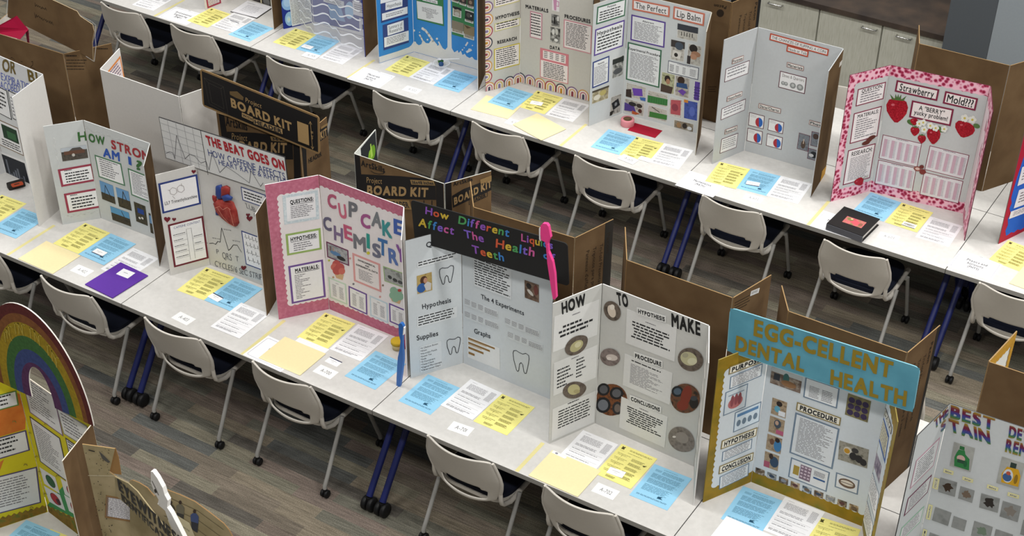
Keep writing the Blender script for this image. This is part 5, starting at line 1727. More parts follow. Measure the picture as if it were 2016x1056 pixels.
t, f = fold('black and tan printed kit back with a black header, behind the heart board', [ft(642, 230), (-5.165, 0.873), (-5.77, 0.858), (-5.86, 1.13)], front='#2c2a28')
zs(380, 130, 3.91)
kit_print(t, f[1].back, [[(195, 345), (238, 362), (275, 600), (225, 580)], [(262, 505), (480, 514), (765, 545), (772, 720), (270, 720)], [(768, 530), (822, 570), (835, 900), (780, 900)]],
          [('ArtSkills', (255, 458), (420, 496), (250, 388), BLKP, 0.03), ('Project', (300, 562), (418, 578), (300, 516), TANC, 0.0), ('BOARD KIT', (300, 650), (722, 668), (300, 576), TANC, 0.05)],
          [([(603, 540), (760, 555), (760, 582), (603, 577)], '36x48', 5)])
kit_print(t, f[0].back, [[(820, 590), (868, 560), (880, 900), (835, 900)], [(875, 545), (1030, 455), (1038, 535), (890, 650)]],
          [('KIT', (982, 566), (1032, 532), (976, 510), TANC, 0.05), ('HEADER', (890, 750), (990, 690), (886, 715), BLKP, 0.03)], [([(980, 470), (1030, 440), (1032, 455), (982, 486)], '', 1)])
hf = wall_frame((-6.1, 0.835), (-4.8, 0.835), 1.4)
h, h2 = header(t, hf, [(35, 8), (970, 388), (985, 690), (100, 305)], BLKP, '#8a6f4a', 0.012, 0.02)
TAN2 = '#a88a5e'
a = frame_art(h2)
a.text('BOARD KIT', (296, 312), (764, 505), (288, 244), mat(TAN2), 0.05)
put(h, a, 'lettering')
a = frame_art(h2)
a.text('Project', (405, 276), (528, 326), (405, 242), mat(TAN2), 0.0)
put(h, a, 'lettering')
a = frame_art(h2)
a.poly([(282, 195), (340, 195), (390, 240), (385, 265), (330, 245), (285, 220)], '#6a5638')
put(h, a, 'printed_logo')
label(h, h2, [(380, 358), (466, 394), (462, 428), (378, 388)], 'WITH', TAN2, bold=0.03)
label(h, h2, [(470, 400), (692, 490), (690, 518), (470, 446)], 'HEADER', TAN2, bold=0.05, pad=(0.03, 0.1))
label(h, h2, [(805, 422), (890, 455), (896, 607), (812, 580)], '', TAN2)
a = frame_art(h2, 0.0025)
a.text('HEADER', (850, 452), (858, 588), (884, 462), BLKP, 0.03)
a.text('INCLUDED', (820, 440), (828, 576), (842, 448), BLKP, 0.03)
a.stroke([(905, 425), (923, 640)], 0.003, mat(TAN2))
a.stroke([(895, 445), (905, 425), (916, 450)], 0.003, mat(TAN2))
a.stroke([(912, 618), (923, 640), (931, 622)], 0.003, mat(TAN2))
a.text('11 in', (908, 500), (914, 560), (926, 505), mat(TAN2))
put(h, a, 'lettering')
a = frame_art(h2, 0.0006)
OL = mat('#4a4640')
a.stroke([(85, 90), (235, 160), (270, 370), (125, 290)], 0.002, OL, True)
a.stroke([(120, 130), (215, 175), (240, 330), (145, 280)], 0.002, OL, True)
a.stroke([(85, 90), (120, 130)], 0.002, OL)
a.stroke([(235, 160), (215, 175)], 0.002, OL)
put(h, a, 'outline_drawing')

t, f = fold('black and tan printed kit back between the cupcake and teeth boards', [(-4.062, 1.175), (-4.203, 0.922), (-4.808, 0.915), (-4.868, 1.20)], front='#d9dcd6', edge='#c9cbc4')
zs(680, 240, 5.281)
kit_print(t, f[1].back, [[(90, 322), (150, 348), (185, 800), (105, 790)], [(165, 545), (560, 564), (820, 588), (935, 603), (944, 812), (400, 800), (178, 745)], [(938, 596), (1015, 638), (1030, 960), (950, 960)], [(178, 745), (190, 752), (240, 1000), (225, 1000)], [(812, 818), (822, 818), (822, 960), (812, 960)], [(895, 818), (905, 818), (905, 960), (895, 960)]],
          [('ArtSkills', (165, 455), (410, 528), (163, 395), BLKP, 0.03), ('Project', (222, 632), (382, 645), (222, 575), TANC, 0.0), ('BOARD KIT', (226, 752), (860, 780), (228, 660), TANC, 0.05)],
          [([(683, 603), (930, 610), (928, 658), (685, 650)], '36x48 inches', 5), ([(300, 800), (680, 815), (678, 905), (300, 885)], 'WITH HEADER', 9)])
a = frame_art(f[1].back, 0.0012)
a.stroke([(265, 510), (300, 532), (350, 542), (395, 538), (412, 520)], 0.004, BLKP)
put(t, a, 'logo_swash')
kit_print(t, f[0].back, [[(1015, 640), (1100, 603), (1110, 960), (1030, 960)], [(1108, 770), (1225, 700), (1525, 585), (1532, 705), (1118, 895)]],
          [('ArtSkills', (1122, 668), (1322, 612), (1118, 628), BLKP, 0.03), ('BOARD KIT', (1130, 862), (1520, 672), (1126, 790), TANC, 0.05), ('HEADER', (1298, 848), (1458, 778), (1296, 812), BLKP, 0.05)], [([(1400, 600), (1525, 552), (1526, 600), (1402, 648)], '', 1)])
a = frame_art(f[0].back, 0.0008)
a.stroke([(1285, 862), (1475, 775), (1475, 730), (1285, 810)], 0.003, BLKP, True)
put(t, a, 'printed_outline')
s = Sheet(f[2], [(152, 272), (306, 108), (338, 440), (190, 610)], '#24282a', lift=0.001)
s.ell((0.62, 0.52), 0.2, 0.18, '#7fae2a')
s.ell((0.75, 0.5), 0.16, 0.2, '#6a9a24')
s.poly([(0.6, 0.2), (0.66, 0.2), (0.72, 0.6), (0.6, 0.62)], '#a9cc58')
s.ell((0.55, 0.42), 0.07, 0.07, '#8fbc3a')
put(t, s, 'picture')

t, f = fold('plain brown back of a board with upright box print, behind the teeth header', [(-3.251, 1.111), (-3.331, 0.846), (-3.936, 0.81), (-4.095, 1.02)], front='#c9c4ba')
maker_print(t, f[0].back)
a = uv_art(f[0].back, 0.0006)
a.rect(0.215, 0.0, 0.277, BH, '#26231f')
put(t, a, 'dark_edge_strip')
a = uv_art(f[1].back, 0.0006)
a.stroke([(0.05, 0.85), (0.2, 0.85), (0.2, 0.8), (0.05, 0.8)], 0.003, PRT, True)
a.lines(0.22, 0.86, 0.29, 0.84, 1, PRT)
put(t, a, 'box_print')

t, f = fold('plain brown back of a board with a white sticker, behind the HOW TO MAKE board', [(-2.326, 1.089), (-2.402, 0.805), (-3.001, 0.812), (-3.157, 1.078)], front='#c9c4ba')
zs(1200, 420, 4.4)
sheet(t, f[0].back, [(1224, 676), (1297, 648), (1291, 688), (1218, 717)], 'sticker', base='#e0e0de', items=[('l', 0.1, 0.2, 0.9, 0.8, 3, INK)])
a = frame_art(f[0].back, 0.0006)
for k, w in enumerate((190, 150, 160, 130)):
    a.text('m', (1085, 775 + 22 * k), (1089, 775 + 22 * k), (1085, 771 + 22 * k), PRT)
    a.stroke([(1085, 778 + 22 * k), (1085 + w * 0.8, 778 + 22 * k - w * 0.42)], 0.004, PRT)
put(t, a, 'box_print')

t, f = fold('plain brown back of a board with upright box print, behind the light blue header', [(-1.457, 1.14), (-1.511, 0.847), (-2.12, 0.85), (-2.239, 1.033)], front='#b9aE98')
maker_print(t, f[0].back)
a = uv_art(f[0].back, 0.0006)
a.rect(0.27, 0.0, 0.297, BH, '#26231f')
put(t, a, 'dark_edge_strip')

t, f = fold('brown back of a board at the right edge with a gold bordered white wing', [(-0.47, 1.26), (-0.55, 0.995), (-1.159, 0.989), (-1.123, 1.295)], front='#dcdcd6')
a = uv_art(f[2], 0.0006)
YB = speckle('gold_trim', ('#b5852a', '#c99a3a'), 60, 0.5)
L = f[2].L
a.rect(0, BH, L, BH - 0.06, YB)
a.rect(L - 0.04, 0, L, BH, YB)
for k in range(9):
    a.ell((0.02 + 0.035 * k, BH - 0.06), 0.017, 0.012, YB)
for k in range(24):
    a.ell((L - 0.04, 0.02 + 0.035 * k), 0.012, 0.017, YB)
put(t, a, 'gold_border')

zs()
t, f = fold('tall brown back of a board between the lip balm board and the cabinets', [(-3.79, 4.13), (-3.875, 3.85), (-4.48, 3.85), (-4.55, 4.12)], front='#c9c4ba')
maker_print(t, f[0].back)
zs(1380, 0, 5.775)
a = frame_art(f[1].back, 0.0006)
a.text('Pacon', (292, 70), (152, 45), (285, 105), PRT, 0.04)
put(t, a, 'maker_name')
a = frame_art(f[1].back, 0.0006)
a.ell((220, 150), 42, 44, PRT)
put(t, a, 'round_mark')
a = frame_art(f[1].back, 0.0006)
for k in range(3):
    a.lines(80, 985 + 26 * k, 180, 1000 + 26 * k, 1, PRT, 0.2, k)
put(t, a, 'box_print')
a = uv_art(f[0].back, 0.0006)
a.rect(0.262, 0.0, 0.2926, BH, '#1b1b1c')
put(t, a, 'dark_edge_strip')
zs()
fold('wide brown back of a board behind the strawberry board', [(-1.885, 4.24), (-2.03, 3.975), (-2.61, 3.955), (-2.705, 4.205)], front='#c9b594')

# ------------------------------------------------------------------ nearest row, lower left corner
zs(0, 780, 3.825)
t, f = board('display_board', 'rainbow-arch board with yellow and orange sheets in the lower left corner', 'display board',
             [(-5.13, -1.80), (-4.971, -1.51), (-4.388, -1.605), (-4.318, -1.862)], front='#c9bd22', edge='#d9d2c4')
a = frame_art(f[0], 0.0006)
ORNG = speckle('orange_paper', ('#b8642a', '#c47434'), 20, 0.8)
a.poly([(-150, 40), (100, -40), (170, -20), (205, 130), (225, 160), (190, 250), (-150, 350)], ORNG)
put(t, a, 'orange_backing')
a = frame_art(f[0], 0.0006)
a.poly([(-150, 600), (30, 478), (0, 560), (-150, 640)], ORNG)
put(t, a, 'orange_backing')
a = frame_art(f[0], 0.001)
TRM = speckle('brown_green_trim', ('#6a5a24', '#8a6a2a', '#5a6a30'), 25, 0.7)
pts = [(-150, 965)] + [(-150 + 510 * i / 24, 960 - 140 * i / 24 + (8 if i % 2 else -8)) for i in range(25)] + [(370, 960), (-150, 1145)]
a.poly(pts, TRM)
put(t, a, 'wavy_trim')
a = frame_art(f[1], 0.001)
pts = [(360, 820)] + [(360 + 320 * i / 16, 826 + 150 * i / 16 + (8 if i % 2 else -8)) for i in range(17)] + [(700, 1200), (330, 1000)]
a.poly(pts, TRM)
put(t, a, 'wavy_trim')
a = frame_art(f[1], 0.0006)
a.poly([(350, 825), (440, 720), (500, 650), (530, 630), (640, 690), (680, 980), (480, 880)], '#3f8a52')
put(t, a, 'green_backing')
for fr, q, bo, n in ((f[0], [(-60, 5), (125, -45), (140, 65), (-50, 125)], '#5a7a3c', 3), (f[0], [(-60, 330), (192, 255), (230, 408), (-40, 485)], '#4f456a', 4), (f[0], [(-60, 615), (262, 540), (326, 796), (-50, 900)], '#4f456a', 11),
                     (f[1], [(178, -190), (400, -90), (456, 262), (208, 132)], '#7a5a7a', 14), (f[1], [(430, 95), (665, 225), (700, 420), (482, 285)], '#8a8a8a', 6), (f[1], [(230, 168), (470, 318), (502, 622), (308, 514)], '#3a3040', 16), (f[1], [(500, 325), (640, 410), (650, 520), (515, 430)], '#3a3040', 4)):
    sheet(t, fr, q, border=bo, bw=0.007, base='#d2d2d4', items=[('l', 0.1, 0.12, 0.85, 0.88, n, GREYINK if n > 5 else INK, 0.4, n, 0.4)])
for q, c in (([(312, 553), (425, 612), (438, 716), (330, 664)], '#2e5a3a'), ([(345, 690), (460, 745), (480, 846), (366, 800)], '#a8323a'), ([(468, 632), (580, 695), (596, 800), (486, 745)], '#a8323a'), ([(498, 760), (610, 815), (626, 920), (516, 870)], '#a8323a')):
    sheet(t, f[1], q, base='#d4d2d4', items=[('e', 0.55, 0.52, 0.3, 0.36, '#3a3a40'), ('e', 0.55, 0.52, 0.27, 0.33, c)] + ([('e', 0.72, 0.6, 0.14, 0.2, '#4a2a30')] if c != '#2e5a3a' else []))
for p in ((105, 190), (190, 515), (350, 210), (225, 275), (280, 455), (300, 570), (438, 600), (235, 838), (345, 735)):
    a = frame_art(f[0] if p[0] < 240 and p[1] != 275 else f[1], 0.004)
    a.stroke([(p[0] - 12, p[1] + 5), (p[0] - 5, p[1] - 5), (p[0] + 8, p[1] - 3), (p[0] + 14, p[1] + 6)], 0.004, '#8a7a3a')
    put(t, a, 'gem_sticker')
# the painted arch standing across the wings
zs()
af = wall_frame((-5.3, -1.645), (-4.2, -1.645), TZ)
c = Vector(af.at((84, 786)))
ro = af.at((188, 858))[0] - c.x
rv = af.at((47, 604))[1] - c.y
low = c.y - 0.02


def ring(k, n=36):
    return [(c.x + ro * k * math.cos(math.pi * i / n), c.y + rv * (0.28 + 0.72 * (k - 0.22) / 0.78) * 0 + (rv * k) * math.sin(math.pi * i / n)) for i in range(n + 1)]


m = MB()
K0, K1 = 1.0, 0.235
o_, i_ = ring(K0), ring(K1)
i_ = [(x, y + 0.06 * math.sin(math.pi * j / 36)) for j, (x, y) in enumerate(i_)]
for j in range(36):
    q = [o_[j], o_[j + 1], i_[j + 1], i_[j]]
    m.prism([af.pt(*p) for p in q], af.n * -0.006, '#dcd8d0')
m.prism([af.pt(*p) for p in (i_[0], (i_[0][0], low), (o_[0][0], low), o_[0])][::-1], af.n * -0.006, '#dcd8d0')
m.prism([af.pt(*p) for p in (i_[36], (i_[36][0], low), (o_[36][0], low), o_[36])], af.n * -0.006, '#dcd8d0')
ar = m.build('rainbow_arch', t)
ar['label'] = 'painted rainbow arch with a cut-out centre'
CH_ = [('#4f2624', 1.0, 0.90), ('#6a4428', 0.90, 0.81), ('#857020', 0.81, 0.67), ('#375730', 0.67, 0.53), ('#343f66', 0.53, 0.39), ('#4a2d4a', 0.39, 0.235)]
for col, ka, kb in CH_:
    a = Art(af, lambda p: p, 0.001)
    m1 = speckle('crayon_' + col[1:], (col, '#%02x%02x%02x' % tuple(min(255, int(int(col[i:i + 2], 16) * 1.18)) for i in (1, 3, 5))), 60, 0.9)
    ra, rb = ring(ka), ring(kb)
    if kb == K1:
        rb = i_
    a.up()
    for j in range(36):
        a.mb.poly([af.pt(*p, a.h) for p in (ra[j], ra[j + 1], rb[j + 1], rb[j])], m1)
    for e in (0, 36):
        x0, x1 = sorted((ra[e][0], rb[e][0]))
        a.mb.poly([af.pt(*p, a.h) for p in ((x0, low), (x1, low), (x1, c.y), (x0, c.y))], m1)
    put(ar, a, 'colour_band')
a = Art(af, lambda p: p, 0.002)
for j in range(16):
    q = math.pi * (0.22 + 0.034 * j)
    for kk, col in ((0.74, '#a9953a'),) if j % 4 else ():
        x, y = c.x + ro * kk * math.cos(q), c.y + rv * kk * math.sin(q)
        d = 0.03
        a.stroke([(x - 0.012, y - d), (x - 0.004, y + d), (x + 0.014, y + (d if j % 2 else -d))], 0.006, col)
put(ar, a, 'glitter_letters')

# EYEWITNESS IDENTIFICATION
zs(120, 850, 5.125)
KH = speckle('khaki_map', ('#8a7d5c', '#9a8d6c', '#a8997a'), 8, 0.85)
wf = wall_frame((-4.298, -1.742), (-4.17, -1.668))
t = thing('display_board', 'khaki EYEWITNESS board with a standing white cut-out, at the bottom edge', 'display board', (-4.0, -1.75, TZ))
f = [wf]
m = MB()
m.prism([wf.pt(0, 0), wf.pt(0.62, 0), wf.pt(0.62, 0.30), wf.pt(*wf.at((960, 1000))), wf.pt(*wf.at((760, 720))), wf.pt(*wf.at((560, 460))), wf.pt(*wf.at((490, 410))), wf.pt(*wf.at((545, 175))), wf.pt(*wf.at((215, 130)))], wf.n * -0.005, KH, mat('#a88a5c'), CARD)
m.build('panel', t)
m = MB()
m.prism([wf.pt(*wf.at(p), -0.006) for p in ((487, 408), (530, 436), (606, 446), (578, 270), (545, 175))], wf.n * -0.004, '#8f6d42')
m.build('side_flap', t)
a = frame_art(f[0], 0.0006)
rnd = random.Random(3)
for i in range(60):
    y = rnd.uniform(160, 1050)
    x = rnd.uniform(235 + (y - 130) * 0.17, 520)
    a.ell((x, y), rnd.uniform(2, 9), rnd.uniform(2, 5), '#3a352c', rnd.uniform(-60, 60), 7)
a.stroke([(285, 180), (340, 195)], 0.006, '#2f2d28')
a.poly([(385, 190), (430, 230), (500, 300), (480, 310), (420, 270)], '#4f4d48')
a.stroke([(278, 437), (545, 442)], 0.003, '#c9bfa4')
put(t, a, 'ink_marks')['kind'] = 'stuff'
sheet(t, f[0], [(440, 608), (720, 720), (740, 915), (468, 872)], border='#8a6a42', bw=0.012, base='#dad8da', items=[('l', 0.03, 0.06, 0.97, 0.95, 18, GREYINK, 0.1)])
A_, B_ = on_z((555, 452), 1.655), on_z((1135, 1050), 1.655)
hf = wall_frame((A_.x, A_.y), (B_.x, B_.y), 1.4)
m = MB()
m.prism([hf.pt(*hf.at(p)) for p in ((552, 452), (560, 640), (700, 760), (860, 870), (960, 980), (1060, 1100), (1250, 1300), (1250, 1180), (1135, 1050), (1000, 890), (780, 600), (690, 520))][::-1], hf.n * 0.005, KH)
hd = m.build('header', t)
hg = Frame(hf.o + hf.n * 0.006, hf.u, hf.v)
DG = mat('#2e2d2a')
letters(hd, hg, 'EYEWITNESS', (588, 582), (1240, 1190), (568, 468), [DG], 0.06, 0.002)
letters(hd, hg, 'IDENTIFICATION', (620, 690), (1190, 1245), (606, 618), [DG], 0.05, 0.002)
bf = wall_frame((-4.3, -1.70), (-3.3, -1.70), 1.2)
m = MB()
m.prism([bf.pt(*bf.at(p)) for p in ((690, 500), (700, 1100), (1760, 1120), (1690, 990), (1640, 930), (1500, 820), (1350, 710), (1200, 640), (1040, 580), (940, 655), (870, 570), (790, 520), (720, 492))], bf.n * -0.005, KH, mat('#8a6a42'))
bp = m.build('curved_backdrop', t)
a = frame_art(bf, 0.001)
for y in (0, 90, 190, 300):
    a.stroke([(1080 - y * 0.2, 660 + y), (1380, 800 + y), (1640, 990 + y)], 0.003, '#5a5038')
for (x, y), cb, cl in (((1205, 770), '#6f6a58', '#3a3834'), ((1350, 860), '#3f4f7a', '#2a2c34'), ((1110, 770), '#4a4436', '#2e2a24')):
    a.ell((x, y - 55), 15, 20, '#3a2c24')
    a.poly([(x - 40, y - 20), (x - 15, y - 38), (x + 18, y - 34), (x + 42, y), (x + 38, y + 70), (x - 38, y + 45)], cb)
    a.poly([(x - 36, y + 45), (x + 38, y + 68), (x + 30, y + 160), (x + 5, y + 150), (x - 30, y + 120)], cl)
sh = '#c9bf9c'
a.poly([(1100, 800), (1300, 920), (1360, 1070), (1150, 1060), (1080, 900)], sh)
a.text('The', (1145, 895), (1180, 920), (1140, 860), DG)
a.text('Suspects', (1170, 930), (1300, 1010), (1165, 905), DG)
put(bp, a, 'printed_figures')
cf = wall_frame((-4.2, -1.93), (-3.4, -1.93), 1.1)
m = MB()
m.prism([cf.pt(*cf.at(p)) for p in ((905, 405), (925, 408), (970, 470), (1025, 570), (1045, 640), (1078, 700), (1070, 768), (1112, 830), (1180, 960), (1260, 1120), (1190, 1120), (1100, 940), (1050, 800), (975, 735), (985, 690), (940, 610), (908, 520))][::-1], cf.n * -0.02, '#d2cfc9', '#f0eeea')
o = m.build('cutout_figure', t)
o['label'] = 'white foam cut-out standing in front of the header'
a = frame_art(cf, 0.001)
a.stroke([(920, 500), (950, 560), (985, 640)], 0.004, '#5a564e')
a.ell((955, 600), 12, 22, '#3a3832', -20)
a.ell((985, 728), 10, 10, '#e8e4da')
put(o, a, 'drawn_lines')

# ------------------------------------------------------------------ papers and things on the tables
LETTER = (0.2159, 0.2794)
SN = [0]


def touches(c, ux, uy, w, h, a, b, gap=0.007):
    """Does the board foot a-b cross the paper centred at c?"""
    for i in range(61):
        d = a.lerp(b, i / 60) - c
        if abs(d.dot(ux)) < w / 2 + gap and abs(d.dot(uy)) < h / 2 + gap:
            return True
    return False


def flat(name, label_, cat, corners, size, base, items=(), group=None, thick=0.0008, lift=0.0, z=None, **k):
    SN[0] += 1
    lift += 0.00013 * (SN[0] % 7)                 # neighbouring papers never share one plane
    for n in range(14):
        fr = Frame(TABLE.pt(0, -0.004 * n), TABLE.u, TABLE.v)
        fr.at = TABLE.at
        s = Sheet(fr, corners, base, size=size, thick=thick, lift=lift, items=items, **k)
        c = Vector((s.c.x, s.c.y - 0.004 * n))
        if not any(touches(c, s.ux, s.uy, s.w, s.hh, a, b) for a, b in FEET):
            break
    s.c = c
    p = TABLE.pt(s.c.x, s.c.y, lift)
    o = s.mb.build(name, None, p)
    tag(o, label_, cat, group)
    return o


GRPY = 'yellow review forms in front of the boards'
YEL, BLU2, WHT = '#eee68c', '#95cbe8', '#ececee'
YIN, BIN = mat('#77723a'), mat('#4a7c98')


def bear():
    return [('e', 0.115, 0.085, 0.035, 0.03, '#4c4824'), ('e', 0.09, 0.06, 0.018, 0.016, '#4c4824'), ('e', 0.14, 0.058, 0.018, 0.016, '#4c4824'), ('r', 0.075, 0.1, 0.16, 0.125, '#4c4824')]


def yellow(where, corners, lift=0.0):
    its = bear() + [('l', 0.3, 0.07, 0.92, 0.115, 2, YIN), ('l', 0.08, 0.16, 0.2, 0.175, 1, YIN), ('l', 0.3, 0.16, 0.75, 0.18, 1, YIN)]
    for k in range(5):
        y = 0.24 + 0.13 * k
        its += [('l', 0.08, y, 0.45, y + 0.018, 1, '#55512a', 0.1, k), ('l', 0.1, y + 0.035, 0.4, y + 0.055, 1, YIN), ('r', 0.22, y + 0.02, 0.226, y + 0.09, YIN), ('l', 0.5, y + 0.02, 0.86, y + 0.1, 4, YIN, 0.2, k)]
    its += [('p', [(0.82, 0.33), (0.93, 0.3), (0.88, 0.36)], '#55512a'), ('l', 0.25, 0.9, 0.5, 0.96, 2, YIN)]
    return flat('form', 'yellow printed form ' + where, 'paper', corners, LETTER, YEL, its, 'yellow forms on the tables', lift=lift)


def blue(where, corners, lift=0.0, mark=True):
    its = [('l', 0.3, 0.06, 0.72, 0.08, 1, BIN), ('l', 0.12, 0.11, 0.3, 0.17, 4, BIN), ('l', 0.32, 0.11, 0.88, 0.2, 5, BIN, 0.1), ('l', 0.12, 0.23, 0.9, 0.36, 7, BIN, 0.1), ('l', 0.12, 0.39, 0.88, 0.52, 7, BIN, 0.15, 2),
           ('l', 0.12, 0.56, 0.86, 0.74, 8, BIN, 0.2, 3), ('l', 0.1, 0.86, 0.9, 0.9, 2, '#3a6480', 0.05)]
    if mark:
        its += [('p', [(0.6, 0.76), (0.72, 0.74), (0.68, 0.78), (0.75, 0.81), (0.6, 0.82)], '#24506a')]
    return flat('form', 'light blue printed form ' + where, 'paper', corners, LETTER, BLU2, its, 'blue forms on the tables', lift=lift)


def white(where, corners, lift=0.0):
    its = [('l', 0.12, 0.06, 0.3, 0.075, 1, GREYINK), ('l', 0.12, 0.12, 0.68, 0.3, 10, GREYINK, 0.1), ('l', 0.75, 0.1, 0.93, 0.4, 14, GREYINK, 0.1, 4), ('l', 0.1, 0.38, 0.7, 0.45, 3, GREYINK), ('r', 0.08, 0.5, 0.92, 0.503, GREYINK),
           ('l', 0.1, 0.53, 0.9, 0.56, 1, GREYINK), ('r', 0.08, 0.6, 0.92, 0.603, GREYINK), ('l', 0.1, 0.64, 0.6, 0.67, 1, GREYINK), ('r', 0.08, 0.72, 0.92, 0.723, GREYINK), ('l', 0.1, 0.76, 0.88, 0.79, 1, GREYINK, 0.3, 5), ('r', 0.08, 0.84, 0.92, 0.843, GREYINK), ('l', 0.1, 0.88, 0.86, 0.94, 2, GREYINK, 0.3, 6)]
    return flat('form', 'white printed form ' + where, 'paper', corners, LETTER, WHT, its, 'white forms on the tables', lift=lift)


def card(where, corners, s, lift=0.0, size=(0.127, 0.076)):
    return flat('number_card', 'small white card ' + where, 'card', corners, size, '#f2f2f0', [('t', s, 0.25, 0.3, 0.78, 0.66, '#6a6a6c', -0.005)] if s else [], 'handwritten number cards', lift=lift)


def badge(where, corners, strip=None, lift=0.001, size=(0.089, 0.051)):
    its = [('l', 0.22, 0.35, 0.78, 0.46, 1, '#5a5a60'), ('l', 0.38, 0.58, 0.62, 0.66, 1, GREYINK)]
    if strip == 'top':
        its.append(('r', 0, 0, 1, 0.14, '#232a4a'))
    if strip == 'bottom':
        its.append(('r', 0, 0.88, 1, 1, '#232a4a'))
    return flat('name_card', 'white name card ' + where, 'card', corners, size, '#f2f2f2', its, 'printed name cards', lift=lift)


def folder(where, corners, base='#eedfae', lift=0.0, size=(0.295, 0.235), tab=None, thick=0.002):
    o = flat('folder', where, 'folder', corners, size, base, lift=lift, thick=thick)
    return o


def placard(where, corners, rows, lift=0.0):
    its = []
    out = []
    for cx, cy, a in ((0.9, 0.14, -90), (0.9, 0.86, 0), (0.1, 0.86, 90), (0.1, 0.14, 180)):
        for k in range(5):
            q = math.radians(a + 22.5 * k)
            out.append((cx + 0.05 * math.cos(q), cy + 0.06 * math.sin(q)))
    its.append(('k', out + [out[0]], 0.0022, '#8a8aa0'))
    n = len(rows)
    for i, r in enumerate(rows):
        w = len(r) * 0.021
        y = 0.5 + (i - (n - 1) / 2) * 0.16
        its.append(('t', r, 0.5 - w, y - 0.055, 0.5 + w, y + 0.055, '#2c2c30', 0.02))
    its.append(('r', 0.46, 0.015, 0.54, 0.03, '#5a5a5a'))
    return flat('placard', where, 'sign', corners, (0.2794, 0.2159), '#f0f0f2', its, 'category placards', lift=lift)


zs()
# station at the left edge
yellow('at the left edge beside the small red gadget', {1: (44, 407), 2: (0, 436)})
blue('under the white folding wing at the left edge', {0: (46.8, 410), 2: (34, 467.6)}, 0.001)
t = thing('handheld_gadget', 'small black and orange handheld gadget below the white board at the left edge', 'gadget', on_z((30, 371)))
f_ = Sheet(TABLE, [(22, 365), (41, 360.5), (43, 368), (23, 377)], '#2a2624', thick=0.03, lift=0.0, size=(0.11, 0.06), round_=0.012)
f_.mb.build('body', t)
f2 = Sheet(Frame((0, 0, TZ + 0.03), (1, 0, 0), (0, 1, 0)), [(26, 362), (40, 358), (42, 365), (28, 370)], '#a8482c', thick=0.004, size=(0.075, 0.045), round_=0.01, items=[('r', 0.25, 0.3, 0.7, 0.6, '#4a2c24')])
f2.mb.build('grip', t)

# crane board station
folder('cream folder below the crane board, partly under its yellow form', [(92.9, 476.2), (156.9, 504.3), (104.9, 539.3), (35, 510.3)], lift=0.001)
yellow('below the crane board beside the cream folder', [(166.2, 438.8), (214.5, 461.5), (159, 499.8), (103.7, 478.5)])
blue('below the crane board beside the purple folder', [(217.3, 461.5), (268.5, 481.4), (205.5, 522.2), (153.5, 501)], 0.001)
badge('on the blue form of the crane board', [(191.8, 488.6), (216.2, 498.4), (200.3, 508.6), (175.6, 497.9)], 'bottom', 0.003)
white('partly under the purple folder', {0: (270, 482.8), 3: (206.3, 524)})
card('numbered A-402 beside the purple folder', [(155.2, 521.7), (185, 534.2), (168, 545.3), (137.3, 532.8)], 'A-402')
o = folder('purple folder with a white label at the corner of the table', [(238.7, 518.8), (291, 544.5), (222.5, 589), (166.8, 561.8)], '#5b2f9a', 0.002, (None, None), thick=0.006)
s = Sheet(Frame((0, 0, TZ + 0.0082), (1, 0, 0), (0, 1, 0)), [(243, 528), (264, 538), (252, 550), (230.5, 539.5)], '#eeeef0', items=[('l', 0.3, 0.4, 0.7, 0.55, 1, GREYINK)])
s.mb.build('label_sticker', o)

# heart board station
yellow('below the heart board', [(405.7, 527.4), (460.3, 547.9), (406.3, 590.5), (348.5, 571.7)])
blue('below the heart board', [(462, 548), (516, 570), (455.6, 612.6), (405, 592)], 0.001)
badge('between the yellow and blue forms of the heart board', [(419.4, 575), (443.8, 588.2), (427.4, 598.5), (407.7, 585.8)], 'top', 0.003)
white('below the heart board, beside the cupcake board', [(486, 589), (541, 612), (483.5, 656.3), (427, 635)], 0.001)
card('numbered A-403 alone in front of the heart board', [(351.3, 614), (387.5, 630.5), (368.7, 640.8), (338.2, 624.8)], 'A-403')

# cupcake station
placard('chemistry category placard half under the cream folder below the cupcake board', {0: (527, 662.2), 3: (479.2, 698)}, ['Chemistry', '(CHEM)'])
folder('cream folder with a white sheet inside, below the cupcake board', [(576.4, 664.8), (634, 689), (576.4, 741.5), (515, 713.4)], lift=0.002)
o = flat('loose_sheet', 'white sheet edge poking out of the cream folder below the cupcake board', 'paper', [(590, 671), (640.3, 690.4), (590, 735), (536, 712)], LETTER, WHT, lift=0.0008)
yellow('directly below the cupcake board', [(639.5, 616.2), (697, 640), (646.3, 686.1), (586.6, 663.9)])
white('below the cupcake board', [(704.5, 638.9), (760.6, 664.8), (713.1, 711.4), (650.5, 686.4)], 0.0004)
blue('behind the blue toothbrush', [(753, 683.8), (803, 708), (750.5, 757.6), (692.6, 730.3)])
badge('above the A-700 card', [(650.6, 700.6), (678.7, 712.9), (662.5, 725.7), (634.4, 712.5)], 'top', 0.0)
card('numbered A-700', [(631.8, 718.5), (666.8, 733.8), (649.7, 747), (615.6, 732)], 'A-700')

# teeth station
blue('below the teeth board, left of its white form', [(848.6, 735.4), (908.2, 759.3), (849.4, 813.8), (789.7, 785.7)])
white('below the teeth board', [(925.8, 747.1), (987.6, 777.3), (931.9, 826.6), (868.2, 798)], 0.001)
yellow('below the teeth board', [(988.5, 777.3), (1051.2, 802.7), (997.1, 856.9), (933.5, 829.8)])
card('numbered A-701', [(891.1, 829.8), (934.4, 845.7), (922.3, 860), (880.3, 844.8)], 'A-701')

